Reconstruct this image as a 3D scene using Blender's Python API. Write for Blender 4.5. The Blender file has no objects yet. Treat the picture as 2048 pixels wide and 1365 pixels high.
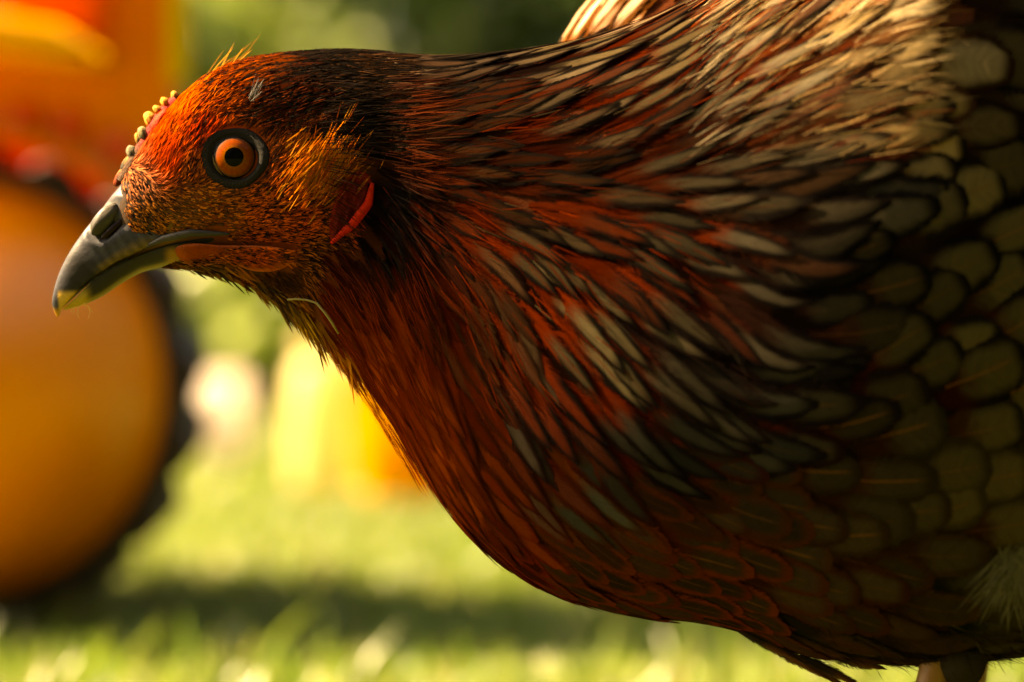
import bpy, bmesh, math, random
import numpy as np
from mathutils import Vector, Matrix
from mathutils.bvhtree import BVHTree
R = math.radians
random.seed(7); rng = np.random.default_rng(11)
SC = bpy.context.scene
COL = SC.collection

# ------------------------------------------------------------------ camera, light, exposure
CAMD = 0.667                                   # camera to the hen's centre plane (m)
K = 0.036 / 0.100 * CAMD / 2048.0              # metres per photo pixel at that plane
NK = K * (CAMD - .014) / CAMD                  # the same on the near side of the head
GZ = -0.150                                    # ground height; the camera is at z = 0
cd = bpy.data.cameras.new('camera'); cam = bpy.data.objects.new('camera', cd); COL.objects.link(cam)
cam.location = (0, -CAMD, 0); cam.rotation_euler = (R(90), 0, 0)
cd.lens = 100; cd.sensor_width = 36; cd.clip_start = 0.02; cd.clip_end = 400
cd.dof.use_dof = True; cd.dof.focus_distance = CAMD - 0.013; cd.dof.aperture_fstop = 6.4; cd.dof.aperture_blades = 8
SC.camera = cam
SUN_DIR = Vector((-0.70, 0.16, 0.66)).normalized()        # towards the sun
elev = math.asin(SUN_DIR.z); azim = math.atan2(SUN_DIR.x, SUN_DIR.y)
wd = bpy.data.worlds.new('World'); SC.world = wd; wd.use_nodes = True
wn = wd.node_tree.nodes; wl = wd.node_tree.links
bgn = wn.get('Background') or wn.new('ShaderNodeBackground')
sky = wn.new('ShaderNodeTexSky'); sky.sky_type = 'NISHITA'; sky.sun_disc = False
sky.sun_elevation = elev; sky.sun_rotation = azim; sky.dust_density = 4.0; sky.air_density = 1.0; sky.ozone_density = 0.3
wl.new(sky.outputs[0], bgn.inputs[0]); bgn.inputs[1].default_value = 0.05
wo = wn.get('World Output') or wn.new('ShaderNodeOutputWorld'); wl.new(bgn.outputs[0], wo.inputs[0])
sl = bpy.data.lights.new('sun', 'SUN'); sun = bpy.data.objects.new('sun', sl); COL.objects.link(sun)
sl.energy = 5.0; sl.angle = R(0.6); sl.color = (1.0, 0.80, 0.55)
sun.rotation_euler = SUN_DIR.to_track_quat('Z', 'Y').to_euler()
vs = SC.view_settings; vs.view_transform = 'Standard'; vs.look = 'None'; vs.gamma = 1.0; vs.use_curve_mapping = False
vs.exposure = 3.6
vs.use_white_balance = True; vs.white_balance_temperature = 9500; vs.white_balance_tint = 10
SC.cycles.transparent_max_bounces = 12; SC.cycles.max_bounces = 6; SC.cycles.use_denoising = True

# ------------------------------------------------------------------ helpers
def at(px, py, Y=0.0):
    """the point at world depth Y that stands at photo position px, py"""
    s = (CAMD + Y) / CAMD * K
    return Vector(((px - 1024) * s, Y, (682.5 - py) * s))
def pxof(P):
    P = np.asarray(P); s = (CAMD + P[..., 1]) / CAMD * K
    return np.stack([P[..., 0] / s + 1024, 682.5 - P[..., 2] / s], -1)
def hq(P):
    """photo position of a point of the hen; the far side is mirrored onto the near side"""
    P = np.array(P, float); P[..., 1] = -np.abs(P[..., 1]); return pxof(P)
def tag(o, label=None, cat=None, group=None, kind=None):
    if label: o['label'] = label
    if cat: o['category'] = cat
    if group: o['group'] = group
    if kind: o['kind'] = kind
    return o
def empty(name, loc, label, cat, group=None):
    o = bpy.data.objects.new(name, None); COL.objects.link(o); o.location = loc; o.empty_display_size = 0.02
    return tag(o, label, cat, group)
def link(name, me, mat=None, parent=None, smooth=True):
    if mat: me.materials.append(mat)
    if smooth: me.polygons.foreach_set('use_smooth', [True] * len(me.polygons))
    o = bpy.data.objects.new(name, me); COL.objects.link(o)
    if parent:
        o.parent = parent
        p = parent; off = Vector(p.location)
        while p.parent: p = p.parent; off += Vector(p.location)
        o.location = -off                       # geometry is written in world coordinates
    return o
def mesh_from(name, V, F, mat=None, parent=None, smooth=True, cols=None):
    me = bpy.data.meshes.new(name); me.from_pydata([tuple(v) for v in V], [], F); me.update()
    if cols is not None: set_col(me, 'col', cols)
    return link(name, me, mat, parent, smooth)
def set_col(me, nm, C):
    C = np.asarray(C, dtype=np.float32); n = len(me.vertices)
    if C.ndim == 1: C = np.tile(C, (n, 1))
    if C.shape[1] == 3: C = np.concatenate([C, np.ones((n, 1), np.float32)], 1)
    a = me.attributes.new(nm, 'FLOAT_COLOR', 'POINT'); a.data.foreach_set('color', C.astype(np.float32).ravel())
def set_f(me, nm, C):
    a = me.attributes.new(nm, 'FLOAT', 'POINT'); a.data.foreach_set('value', np.asarray(C, np.float32).ravel())
def grid_faces(nr, nc, off=0, wrap=False):
    F = []
    for i in range(nr - 1):
        for j in range(nc if wrap else nc - 1):
            a = off + i * nc + j; b = off + i * nc + (j + 1) % nc
            F.append((a, b, b + nc, a + nc))
    return F
def idw(pts, vals, p=3.0):
    pts = np.asarray(pts, float); vals = np.asarray(vals, float)
    def f(q):
        q = np.atleast_2d(np.asarray(q, float))
        d2 = ((q[:, None, :] - pts[None]) ** 2).sum(-1) + 60.0
        w = d2 ** (-p / 2); w /= w.sum(1, keepdims=True)
        return w @ vals
    return f
def sstep(a, b, x):
    t = np.clip((x - a) / (b - a), 0, 1); return t * t * (3 - 2 * t)

# ------------------------------------------------------------------ node materials
def mat_new(nm):
    m = bpy.data.materials.new(nm); m.use_nodes = True
    nt = m.node_tree; nt.nodes.clear()
    return m, nt
def nd(nt, typ, **kw):
    n = nt.nodes.new(typ)
    for k, v in kw.items(): setattr(n, k, v)
    return n
def sock(nt, dst, v):
    if hasattr(v, 'is_linked') or hasattr(v, 'links'): nt.links.new(v, dst)
    else: dst.default_value = v
def math_(nt, op, a, b=None, c=None, clamp=False):
    n = nd(nt, 'ShaderNodeMath', operation=op, use_clamp=clamp)
    for i, v in enumerate((a, b, c)):
        if v is not None: sock(nt, n.inputs[i], v)
    return n.outputs[0]
def mixc(nt, f, a, b, blend='MIX'):
    n = nd(nt, 'ShaderNodeMix', data_type='RGBA', blend_type=blend)
    sock(nt, n.inputs[0], f)
    for s, v in ((n.inputs[6], a), (n.inputs[7], b)):
        if isinstance(v, tuple): v = (*v[:3], 1)
        sock(nt, s, v)
    return n.outputs[2]
def mrange(nt, v, a, b, c=0.0, d=1.0, smooth=True):
    n = nd(nt, 'ShaderNodeMapRange', interpolation_type='SMOOTHSTEP' if smooth else 'LINEAR')
    for i, x in enumerate((v, a, b, c, d)): sock(nt, n.inputs[i], x)
    return n.outputs[0]
def attr(nt, nm): return nd(nt, 'ShaderNodeAttribute', attribute_name=nm)
def noise(nt, vec, scale, detail=3, rough=.55, dist=0.0):
    n = nd(nt, 'ShaderNodeTexNoise'); n.inputs['Scale'].default_value = scale; n.inputs['Detail'].default_value = detail
    n.inputs['Roughness'].default_value = rough; n.inputs['Distortion'].default_value = dist
    if vec is not None: nt.links.new(vec, n.inputs['Vector'])
    return n.outputs['Fac']
def bump(nt, h, dist, strength=0.5):
    n = nd(nt, 'ShaderNodeBump'); n.inputs['Distance'].default_value = dist; n.inputs['Strength'].default_value = strength
    nt.links.new(h, n.inputs['Height']); return n.outputs[0]
def finish(nt, shader):
    o = nd(nt, 'ShaderNodeOutputMaterial'); nt.links.new(shader, o.inputs[0])
def principled(nt, col, rough=0.6, normal=None, spec=0.4, **kw):
    p = nd(nt, 'ShaderNodeBsdfPrincipled')
    if isinstance(col, tuple): col = (*col[:3], 1)
    sock(nt, p.inputs['Base Color'], col); sock(nt, p.inputs['Roughness'], rough); sock(nt, p.inputs['Specular IOR Level'], spec)
    if normal is not None: nt.links.new(normal, p.inputs['Normal'])
    for k, v in kw.items(): sock(nt, p.inputs[k.replace('_', ' ')], v)
    return p.outputs[0]
def with_translucent(nt, sh, col, fac, normal=None):
    t = nd(nt, 'ShaderNodeBsdfTranslucent'); sock(nt, t.inputs[0], col if not isinstance(col, tuple) else (*col[:3], 1))
    m = nd(nt, 'ShaderNodeMixShader'); sock(nt, m.inputs[0], fac)
    nt.links.new(sh, m.inputs[1]); nt.links.new(t.outputs[0], m.inputs[2]); return m.outputs[0]
def ocoord(nt): return nd(nt, 'ShaderNodeTexCoord').outputs['Object']

def mat_plastic(nm, col, rough=.35, nz=.12, scale=9, transl=0.0):
    m, nt = mat_new(nm); oc = ocoord(nt)
    f = noise(nt, oc, scale, 4); g = noise(nt, oc, scale * 22, 3)
    d = tuple(c * (1 - nz * 3) for c in col)
    c = mixc(nt, mrange(nt, f, .35, .7), col, d)
    r = math_(nt, 'MULTIPLY_ADD', g, .25, rough - .1)
    p = principled(nt, c, r, bump(nt, g, .0006, .3), .5)
    if transl: p = with_translucent(nt, p, col, transl)
    finish(nt, p); return m
def mat_vcol(nm, rough=.6, spec=.35, bscale=2500, bdist=.0002, bstr=.6, var=.35, sss=0.0, transl=0.0):
    """colour of its own written per vertex, plus fine grain and relief"""
    m, nt = mat_new(nm); oc = ocoord(nt); a = attr(nt, 'col').outputs[0]
    f = noise(nt, oc, bscale, 4, .65); f2 = noise(nt, oc, bscale * .18, 3)
    k = math_(nt, 'MULTIPLY_ADD', math_(nt, 'ADD', f, f2), var, 1 - var)
    c = mixc(nt, 1.0, a, (1, 1, 1)); 
    v = nd(nt, 'ShaderNodeVectorMath', operation='SCALE'); nt.links.new(a, v.inputs[0]); nt.links.new(k, v.inputs['Scale'])
    p = principled(nt, v.outputs[0], math_(nt, 'MULTIPLY_ADD', f, .3, rough - .15), bump(nt, f, bdist, bstr), spec)
    if transl: p = with_translucent(nt, p, v.outputs[0], transl)
    finish(nt, p); return m

def mat_feather():
    m, nt = mat_new('feather_vane')
    uv = nd(nt, 'ShaderNodeUVMap', uv_map='vane').outputs[0]
    sx = nd(nt, 'ShaderNodeSeparateXYZ'); nt.links.new(uv, sx.inputs[0])
    u = math_(nt, 'MULTIPLY_ADD', sx.outputs[0], 2.0, -1.0); v = sx.outputs[1]
    au = math_(nt, 'ABSOLUTE', u)
    seed = attr(nt, 'seed').outputs['Fac']; shaft = attr(nt, 'shaft').outputs['Fac']; pt = attr(nt, 'pattern').outputs['Fac']
    cen = attr(nt, 'cen').outputs[0]; edg = attr(nt, 'edg').outputs[0]; rot = attr(nt, 'rot').outputs[0]
    # barbs slant outwards and forwards from the shaft
    b = math_(nt, 'SUBTRACT', v, math_(nt, 'MULTIPLY', au, .22))
    cx = nd(nt, 'ShaderNodeCombineXYZ'); nt.links.new(math_(nt, 'MULTIPLY', au, 1.3), cx.inputs[0])
    nt.links.new(math_(nt, 'MULTIPLY', b, 34.0), cx.inputs[1]); nt.links.new(math_(nt, 'MULTIPLY', seed, 91.0), cx.inputs[2])
    barb = noise(nt, cx.outputs[0], 1.6, 4, .7)
    cx2 = nd(nt, 'ShaderNodeCombineXYZ'); nt.links.new(u, cx2.inputs[0]); nt.links.new(math_(nt, 'MULTIPLY', v, 2.6), cx2.inputs[1])
    nt.links.new(math_(nt, 'MULTIPLY', seed, 37.0), cx2.inputs[2])
    cl = noise(nt, cx2.outputs[0], 2.2, 3, .5)
    # distance of the vane point from its rim, waved a little
    auw = math_(nt, 'ADD', au, math_(nt, 'MULTIPLY', math_(nt, 'SUBTRACT', cl, .5), .35))
    vw = math_(nt, 'ADD', v, math_(nt, 'MULTIPLY', math_(nt, 'SUBTRACT', barb, .5), .12))
    side = mrange(nt, auw, math_(nt, 'MULTIPLY_ADD', pt, .22, .20), math_(nt, 'MULTIPLY_ADD', pt, .22, .58), 1.0, 0.0)
    tip = mrange(nt, vw, math_(nt, 'MULTIPLY_ADD', pt, .04, .80), .97, 1.0, 0.0)
    core = math_(nt, 'MULTIPLY', side, tip)
    root = mrange(nt, math_(nt, 'ADD', vw, math_(nt, 'MULTIPLY', math_(nt, 'SUBTRACT', cl, .5), .3)), .30, .58)
    c = mixc(nt, core, edg, cen)
    c = mixc(nt, root, rot, c)
    sh = math_(nt, 'MULTIPLY', mrange(nt, au, .010, .048, 1.0, 0.0), math_(nt, 'MULTIPLY', shaft, mrange(nt, math_(nt, 'ADD', v, math_(nt, 'MULTIPLY', seed, .12)), .80, .98, 1.0, 0.0)))
    c = mixc(nt, sh, c, (.085, .032, .006))
    k = math_(nt, 'MULTIPLY_ADD', barb, 1.5, .25)
    vm = nd(nt, 'ShaderNodeVectorMath', operation='SCALE'); nt.links.new(c, vm.inputs[0]); nt.links.new(k, vm.inputs['Scale'])
    c = vm.outputs[0]
    p = principled(nt, c, .62, bump(nt, barb, .00025, .55), .0)
    p = with_translucent(nt, p, c, .22)
    # frayed rim
    jag = mrange(nt, barb, .32, .68, math_(nt, 'MULTIPLY_ADD', pt, .26, .50), 1.04)
    vr = mrange(nt, v, .80, 1.0, 0.0, .20)
    al = math_(nt, 'LESS_THAN', math_(nt, 'ADD', au, vr), math_(nt, 'ADD', jag, math_(nt, 'MULTIPLY', vr, .6)))
    tr = nd(nt, 'ShaderNodeBsdfTransparent'); mx = nd(nt, 'ShaderNodeMixShader')
    nt.links.new(al, mx.inputs[0]); nt.links.new(tr.outputs[0], mx.inputs[1]); nt.links.new(p, mx.inputs[2])
    finish(nt, mx.outputs[0]); return m
def mat_strand():
    m, nt = mat_new('bristle'); a = attr(nt, 'col').outputs[0]
    p = principled(nt, a, .6, None, .0); finish(nt, with_translucent(nt, p, a, .3)); return m
def mat_leaf(nm, transl=.4):
    m, nt = mat_new(nm); a = attr(nt, 'col').outputs[0]
    f = noise(nt, ocoord(nt), 60, 2)
    v = nd(nt, 'ShaderNodeVectorMath', operation='SCALE'); nt.links.new(a, v.inputs[0]); nt.links.new(math_(nt, 'MULTIPLY_ADD', f, .9, .55), v.inputs['Scale'])
    p = principled(nt, v.outputs[0], .42, None, .45); finish(nt, with_translucent(nt, p, v.outputs[0], transl)); return m
M_FEATHER = mat_feather(); M_STRAND = mat_strand(); M_LEAF = mat_leaf('leaf'); M_GRASS = mat_leaf('grass_blade', .45)
M_SKIN = mat_vcol('hen_skin', .8, .0, 1500, .0003)
M_HORN = mat_vcol('beak_horn', .44, .10, 1400, .00014, .5, .5)
M_FLESH = mat_vcol('red_flesh', .55, .04, 1500, .0004, .9, .9, transl=.15)
M_LID = mat_vcol('eyelid_skin', .6, .05, 3600, .0002, .8, .35)
M_SCALE = mat_vcol('leg_scale', .5, .4, 900, .0003, .6, .4)

# ------------------------------------------------------------------ ground
def build_ground():
    m, nt = mat_new('lawn_soil'); oc = ocoord(nt)
    f = noise(nt, oc, 3.0, 4); g = noise(nt, oc, 45, 5)
    c = mixc(nt, mrange(nt, f, .35, .65), (.075, .095, .018), (.10, .115, .028))
    c = mixc(nt, mrange(nt, g, .45, .75), c, (.05, .045, .018))
    finish(nt, principled(nt, c, .9, bump(nt, g, .02, .7), .1))
    n = 40; V = []; F = []
    def sp(i): t = i / n * 2 - 1; return math.copysign(abs(t) ** 3, t) * 150
    for i in range(n + 1):
        for j in range(n + 1):
            x, y = sp(i), sp(j) + 2
            V.append((x, y, GZ + .006 * math.sin(x * 3.1) * math.cos(y * 2.3) * (1 if abs(x) + abs(y) < 20 else 0)))
    o = mesh_from('ground', V, grid_faces(n + 1, n + 1), m); tag(o, 'mown garden lawn stretching to the shrubs', kind='structure')
    return o
build_ground()

def build_grass():
    bl = []
    def patch(n, y0, y1, xa, xb, h0, h1, w0, w1):
        t = rng.random(n); y = np.sqrt(y0 ** 2 + t * (y1 ** 2 - y0 ** 2)) if y0 > 0 else y0 + t * (y1 - y0)
        hw = xa * y + xb; x = (rng.random(n) * 2 - 1) * hw
        h = h0 + rng.random(n) ** 1.6 * (h1 - h0); w = w0 + rng.random(n) * (w1 - w0)
        bl.append(np.stack([x, y - CAMD, h, w], 1))
    patch(22000, .30, 1.15, .0, .55, .006, .017, .0014, .0026)
    patch(38000, 1.15, 2.6, .26, .10, .006, .018, .0014, .0028)
    patch(30000, 2.6, 7.0, .26, .15, .010, .028, .0026, .0050)
    patch(9000, 1.0, 6.0, .9, .2, .010, .030, .004, .007)
    patch(30000, .25, 7.5, .0, 3.2, .008, .020, .003, .006)
    patch(420, 1.1, 1.9, .26, .10, .018, .032, .002, .0036)
    B = np.concatenate(bl); n = len(B)
    # clumps: taller and paler where the noise is high
    cl = np.sin(B[:, 0] * 19 + 1.3) * np.cos(B[:, 1] * 15) + .6 * np.sin(B[:, 0] * 47) * np.sin(B[:, 1] * 41 + 2)
    B[:, 2] *= 1 + .28 * cl
    az = rng.random(n) * 6.283; lean = .15 + rng.random(n) * .75
    fx = np.cos(az) * lean; fy = np.sin(az) * lean; ta = rng.random(n) * 6.283
    wx = np.cos(ta) * B[:, 3] / 2; wy = np.sin(ta) * B[:, 3] / 2
    V = np.zeros((n, 7, 3))
    for r, (t, ww) in enumerate(((0, .9), (.45, 1.0), (.8, .65))):
        cx = B[:, 0] + fx * B[:, 2] * t ** 1.8; cy = B[:, 1] + fy * B[:, 2] * t ** 1.8; cz = GZ - .002 + B[:, 2] * t * (1 - .15 * lean * t)
        V[:, r * 2] = np.stack([cx - wx * ww, cy - wy * ww, cz], 1); V[:, r * 2 + 1] = np.stack([cx + wx * ww, cy + wy * ww, cz], 1)
    V[:, 6] = np.stack([B[:, 0] + fx * B[:, 2], B[:, 1] + fy * B[:, 2], GZ + B[:, 2] * (1 - .15 * lean)], 1)
    F = []
    base = np.arange(n)[:, None] * 7
    quads = np.concatenate([base + [0, 1, 3, 2], base + [2, 3, 5, 4]]); tris = base + [4, 5, 6]
    F = quads.tolist() + tris.tolist()
    c0 = np.array([.058, .110, .012]); c1 = np.array([.120, .158, .022]); c2 = np.array([.19, .17, .06])
    t = rng.random((n, 1)); dry = (rng.random((n, 1)) < .12)
    C = c0 * (1 - t) + c1 * t; C = np.where(dry, c2, C)
    C = np.repeat(C, 7, 0)
    o = mesh_from('grass', V.reshape(-1, 3), F, M_GRASS, cols=C)
    tag(o, 'short sunlit yellow green lawn grass with a few dry blades', 'grass', kind='stuff')
build_grass()

# ------------------------------------------------------------------ shrubs behind the lawn
def shrub(px, D, h, rx, nleaf, label, tint, lsize=.035, dens=1.0, seed=0):
    r = np.random.default_rng(seed)
    x = (px - 1024) * K * D / CAMD; y = D - CAMD
    root = empty('shrub', (x, y, GZ), label, 'shrub', 'shrubs at the far edge of the lawn')
    # several clump centres, leaves scattered round each
    nc = 34; th = r.random(nc) * 6.283; rr = np.sqrt(r.random(nc)); zz = r.random(nc) ** .8
    prof = np.sqrt(np.clip(1 - (zz * 1.7 - .75) ** 2 * .75, .08, 1))
    C = np.stack([x + np.cos(th) * rr * rx * prof, y + np.sin(th) * rr * rx * .7 * prof, GZ + .06 + zz * (h - .15)], 1)
    cr = (.10 + .12 * r.random(nc)) * rx / .5
    idx = r.integers(0, nc, nleaf); d = r.normal(size=(nleaf, 3)); d /= np.linalg.norm(d, axis=1, keepdims=True)
    P = C[idx] + d * (cr[idx] * r.random(nleaf) ** .4)[:, None]; P[:, 2] = np.maximum(P[:, 2], GZ + .02)
    a = r.normal(size=(nleaf, 3)) + d * .7 + np.array([0, 0, .35]); a /= np.linalg.norm(a, axis=1, keepdims=True)
    b = np.cross(a, r.normal(size=(nleaf, 3))); b /= np.linalg.norm(b, axis=1, keepdims=True); c = np.cross(a, b)
    s = lsize * (.6 + .8 * r.random(nleaf))[:, None]
    V = np.stack([P - b * s, P - c * s * .42 + b * s * -.1 + a * s * .08, P + b * s, P + c * s * .42 - b * s * .1 + a * s * .08], 1).reshape(-1, 3)
    F = [(4 * i, 4 * i + 1, 4 * i + 2, 4 * i + 3) for i in range(nleaf)]
    t = r.random((nleaf, 1)); cc = (r.random((nc, 1)) * .5 + .75)[idx]
    col = (np.array(tint[0]) * (1 - t) + np.array(tint[1]) * t) * cc
    fo = mesh_from('foliage', V, F, M_LEAF, root, False, cols=np.repeat(col, 4, 0))
    # stems
    V = []; F = []; C2 = []
    for i in range(9):
        e = C[r.integers(0, nc)]; p0 = np.array([x + r.normal() * .05, y + r.normal() * .05, GZ - .02]); n0 = len(V)
        for q in range(5):
            tt = q / 4; p = p0 * (1 - tt) + e * tt + np.array([0, 0, .06 * math.sin(tt * 3.14)]); rad = .014 * (1 - .75 * tt)
            for k_ in range(6): V.append(p + np.array([math.cos(k_ * 1.047) * rad, math.sin(k_ * 1.047) * rad, 0]))
        F += grid_faces(5, 6, n0, True)
    mesh_from('stem', V, F, M_SKIN, root, True, cols=np.array([.06, .042, .025]))
    return root
GA = ((.05, .10, .014), (.12, .175, .028)); GB = ((.034, .075, .012), (.075, .12, .02)); GC = ((.12, .17, .03), (.22, .27, .06)); GD = ((.02, .04, .01), (.05, .07, .016))
SHR = [(300, 6.2, 1.25, .50, GC, 'pale yellow green leafy shrub standing just right of the toy tractor in the distance'),
       (560, 7.0, 1.45, .55, GA, 'mid green shrub behind the hen head, left of the darker gap'),
       (800, 7.4, 1.65, .50, GA, 'tall olive green shrub rising behind the crown of the hen'),
       (1030, 8.2, 1.60, .50, GD, 'very dark green shrub behind the nape of the hen'),
       (1290, 7.0, 1.50, .55, GB, 'deep green shrub hidden mostly by the hen back'),
       (40, 7.0, 1.60, .60, GB, 'dark green shrub behind the toy tractor'),
       (600, 5.6, .42, .36, GC, 'low bright yellow green bush behind the cream jar'),
       (1700, 6.4, 1.7, .70, GA, 'leafy shrub far behind the body of the hen'),
       (2500, 7.0, 1.8, .75, GB, 'leafy shrub at the far right beyond the picture edge'),
       (-500, 6.8, 1.8, .75, GA, 'leafy shrub at the far left beyond the picture edge')]
for i, (px, D, h, rx, tint, lab) in enumerate(SHR):
    shrub(px, D, h, rx, 5200 if rx < .65 else 6500, lab, tint, .034 if rx < .65 else .045, seed=20 + i)
def hedge(x0, x1, yc, hgt, n, s, label, seed, along='x'):
    r = np.random.default_rng(seed)
    x = x0 + r.random(n) * (x1 - x0); y = yc + r.random(n) * .9 + .25 * np.sin(x * 2.1); z = GZ + r.random(n) * (hgt + .25 * np.sin(x * 3.3))
    P = np.stack([x, y, z] if along == 'x' else [y, x, z], 1); a = r.normal(size=(n, 3)); a /= np.linalg.norm(a, axis=1, keepdims=True)
    b = np.cross(a, r.normal(size=(n, 3))); b /= np.linalg.norm(b, axis=1, keepdims=True); c = np.cross(a, b)
    V = np.stack([P - b * s, P - c * s * .5, P + b * s, P + c * s * .5], 1).reshape(-1, 3)
    F = [(4 * i, 4 * i + 1, 4 * i + 2, 4 * i + 3) for i in range(n)]
    t = r.random((n, 1)); col = np.array([.025, .048, .010]) * (1 - t) + np.array([.06, .085, .016]) * t
    o = mesh_from('hedge', V, F, M_LEAF, None, False, cols=np.repeat(col, 4, 0))
    tag(o, label, 'hedge', 'hedges round the garden')
hedge(-7, 7, 9.0, 2.5, 26000, .075, 'dark green garden hedge closing the view behind the shrubs', 5)
hedge(-5, 5, -3.6, 3.4, 24000, .09, 'tall dark hedge added out of view behind the viewer to block sky light', 6)  # unseen, added to keep the open sky off the hen's shaded flank
hedge(-4, 8, 3.2, 3.0, 20000, .10, 'dark hedge added out of view on the right to block sky light', 8, 'y')  # also added out of view, to darken the hen's flank

# ------------------------------------------------------------------ lathe / box / outline builders
def lathe(prof, cen, axis='z', seg=32, a0=0.0):
    V = []
    for (r, h) in prof:
        for k in range(seg):
            a = a0 + 2 * math.pi * k / seg
            if axis == 'z': V.append((cen[0] + r * math.cos(a), cen[1] + r * math.sin(a), cen[2] + h))
            else: V.append((cen[0] + r * math.cos(a), cen[1] - h, cen[2] + r * math.sin(a)))
    F = grid_faces(len(prof), seg, 0, True)
    return V, F
def bevel_obj(name, V, F, mat, parent, width=.004, seg=3):
    bm = bmesh.new(); vv = [bm.verts.new(v) for v in V]
    for f in F: bm.faces.new([vv[i] for i in f])
    bmesh.ops.recalc_face_normals(bm, faces=bm.faces)
    bmesh.ops.bevel(bm, geom=[e for e in bm.edges if e.calc_face_angle(0) > .5], offset=width, segments=seg, affect='EDGES', profile=.6)
    me = bpy.data.meshes.new(name); bm.to_mesh(me); bm.free(); return link(name, me, mat, parent)
def prism(poly, y0, y1):
    n = len(poly); V = [(p[0], y0, p[1]) for p in poly] + [(p[0], y1, p[1]) for p in poly]
    F = [tuple(range(n)), tuple(range(2 * n - 1, n - 1, -1))] + [(i, i + n, (i + 1) % n + n, (i + 1) % n) for i in range(n)]
    return V, F
def tube(pts, rads, seg=8):
    V = []; n = len(pts); pts = [Vector(p) for p in pts]
    for i, p in enumerate(pts):
        t = (pts[min(i + 1, n - 1)] - pts[max(i - 1, 0)]).normalized()
        u = t.cross(Vector((0, 1, 0)) if abs(t.y) < .9 else Vector((1, 0, 0))).normalized(); w = t.cross(u)
        for k in range(seg):
            a = 2 * math.pi * k / seg; V.append(p + (u * math.cos(a) + w * math.sin(a)) * rads[i])
    F = grid_faces(n, seg, 0, True) + [tuple(range(seg))[::-1], tuple(range((n - 1) * seg, n * seg))]
    return V, F

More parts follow.
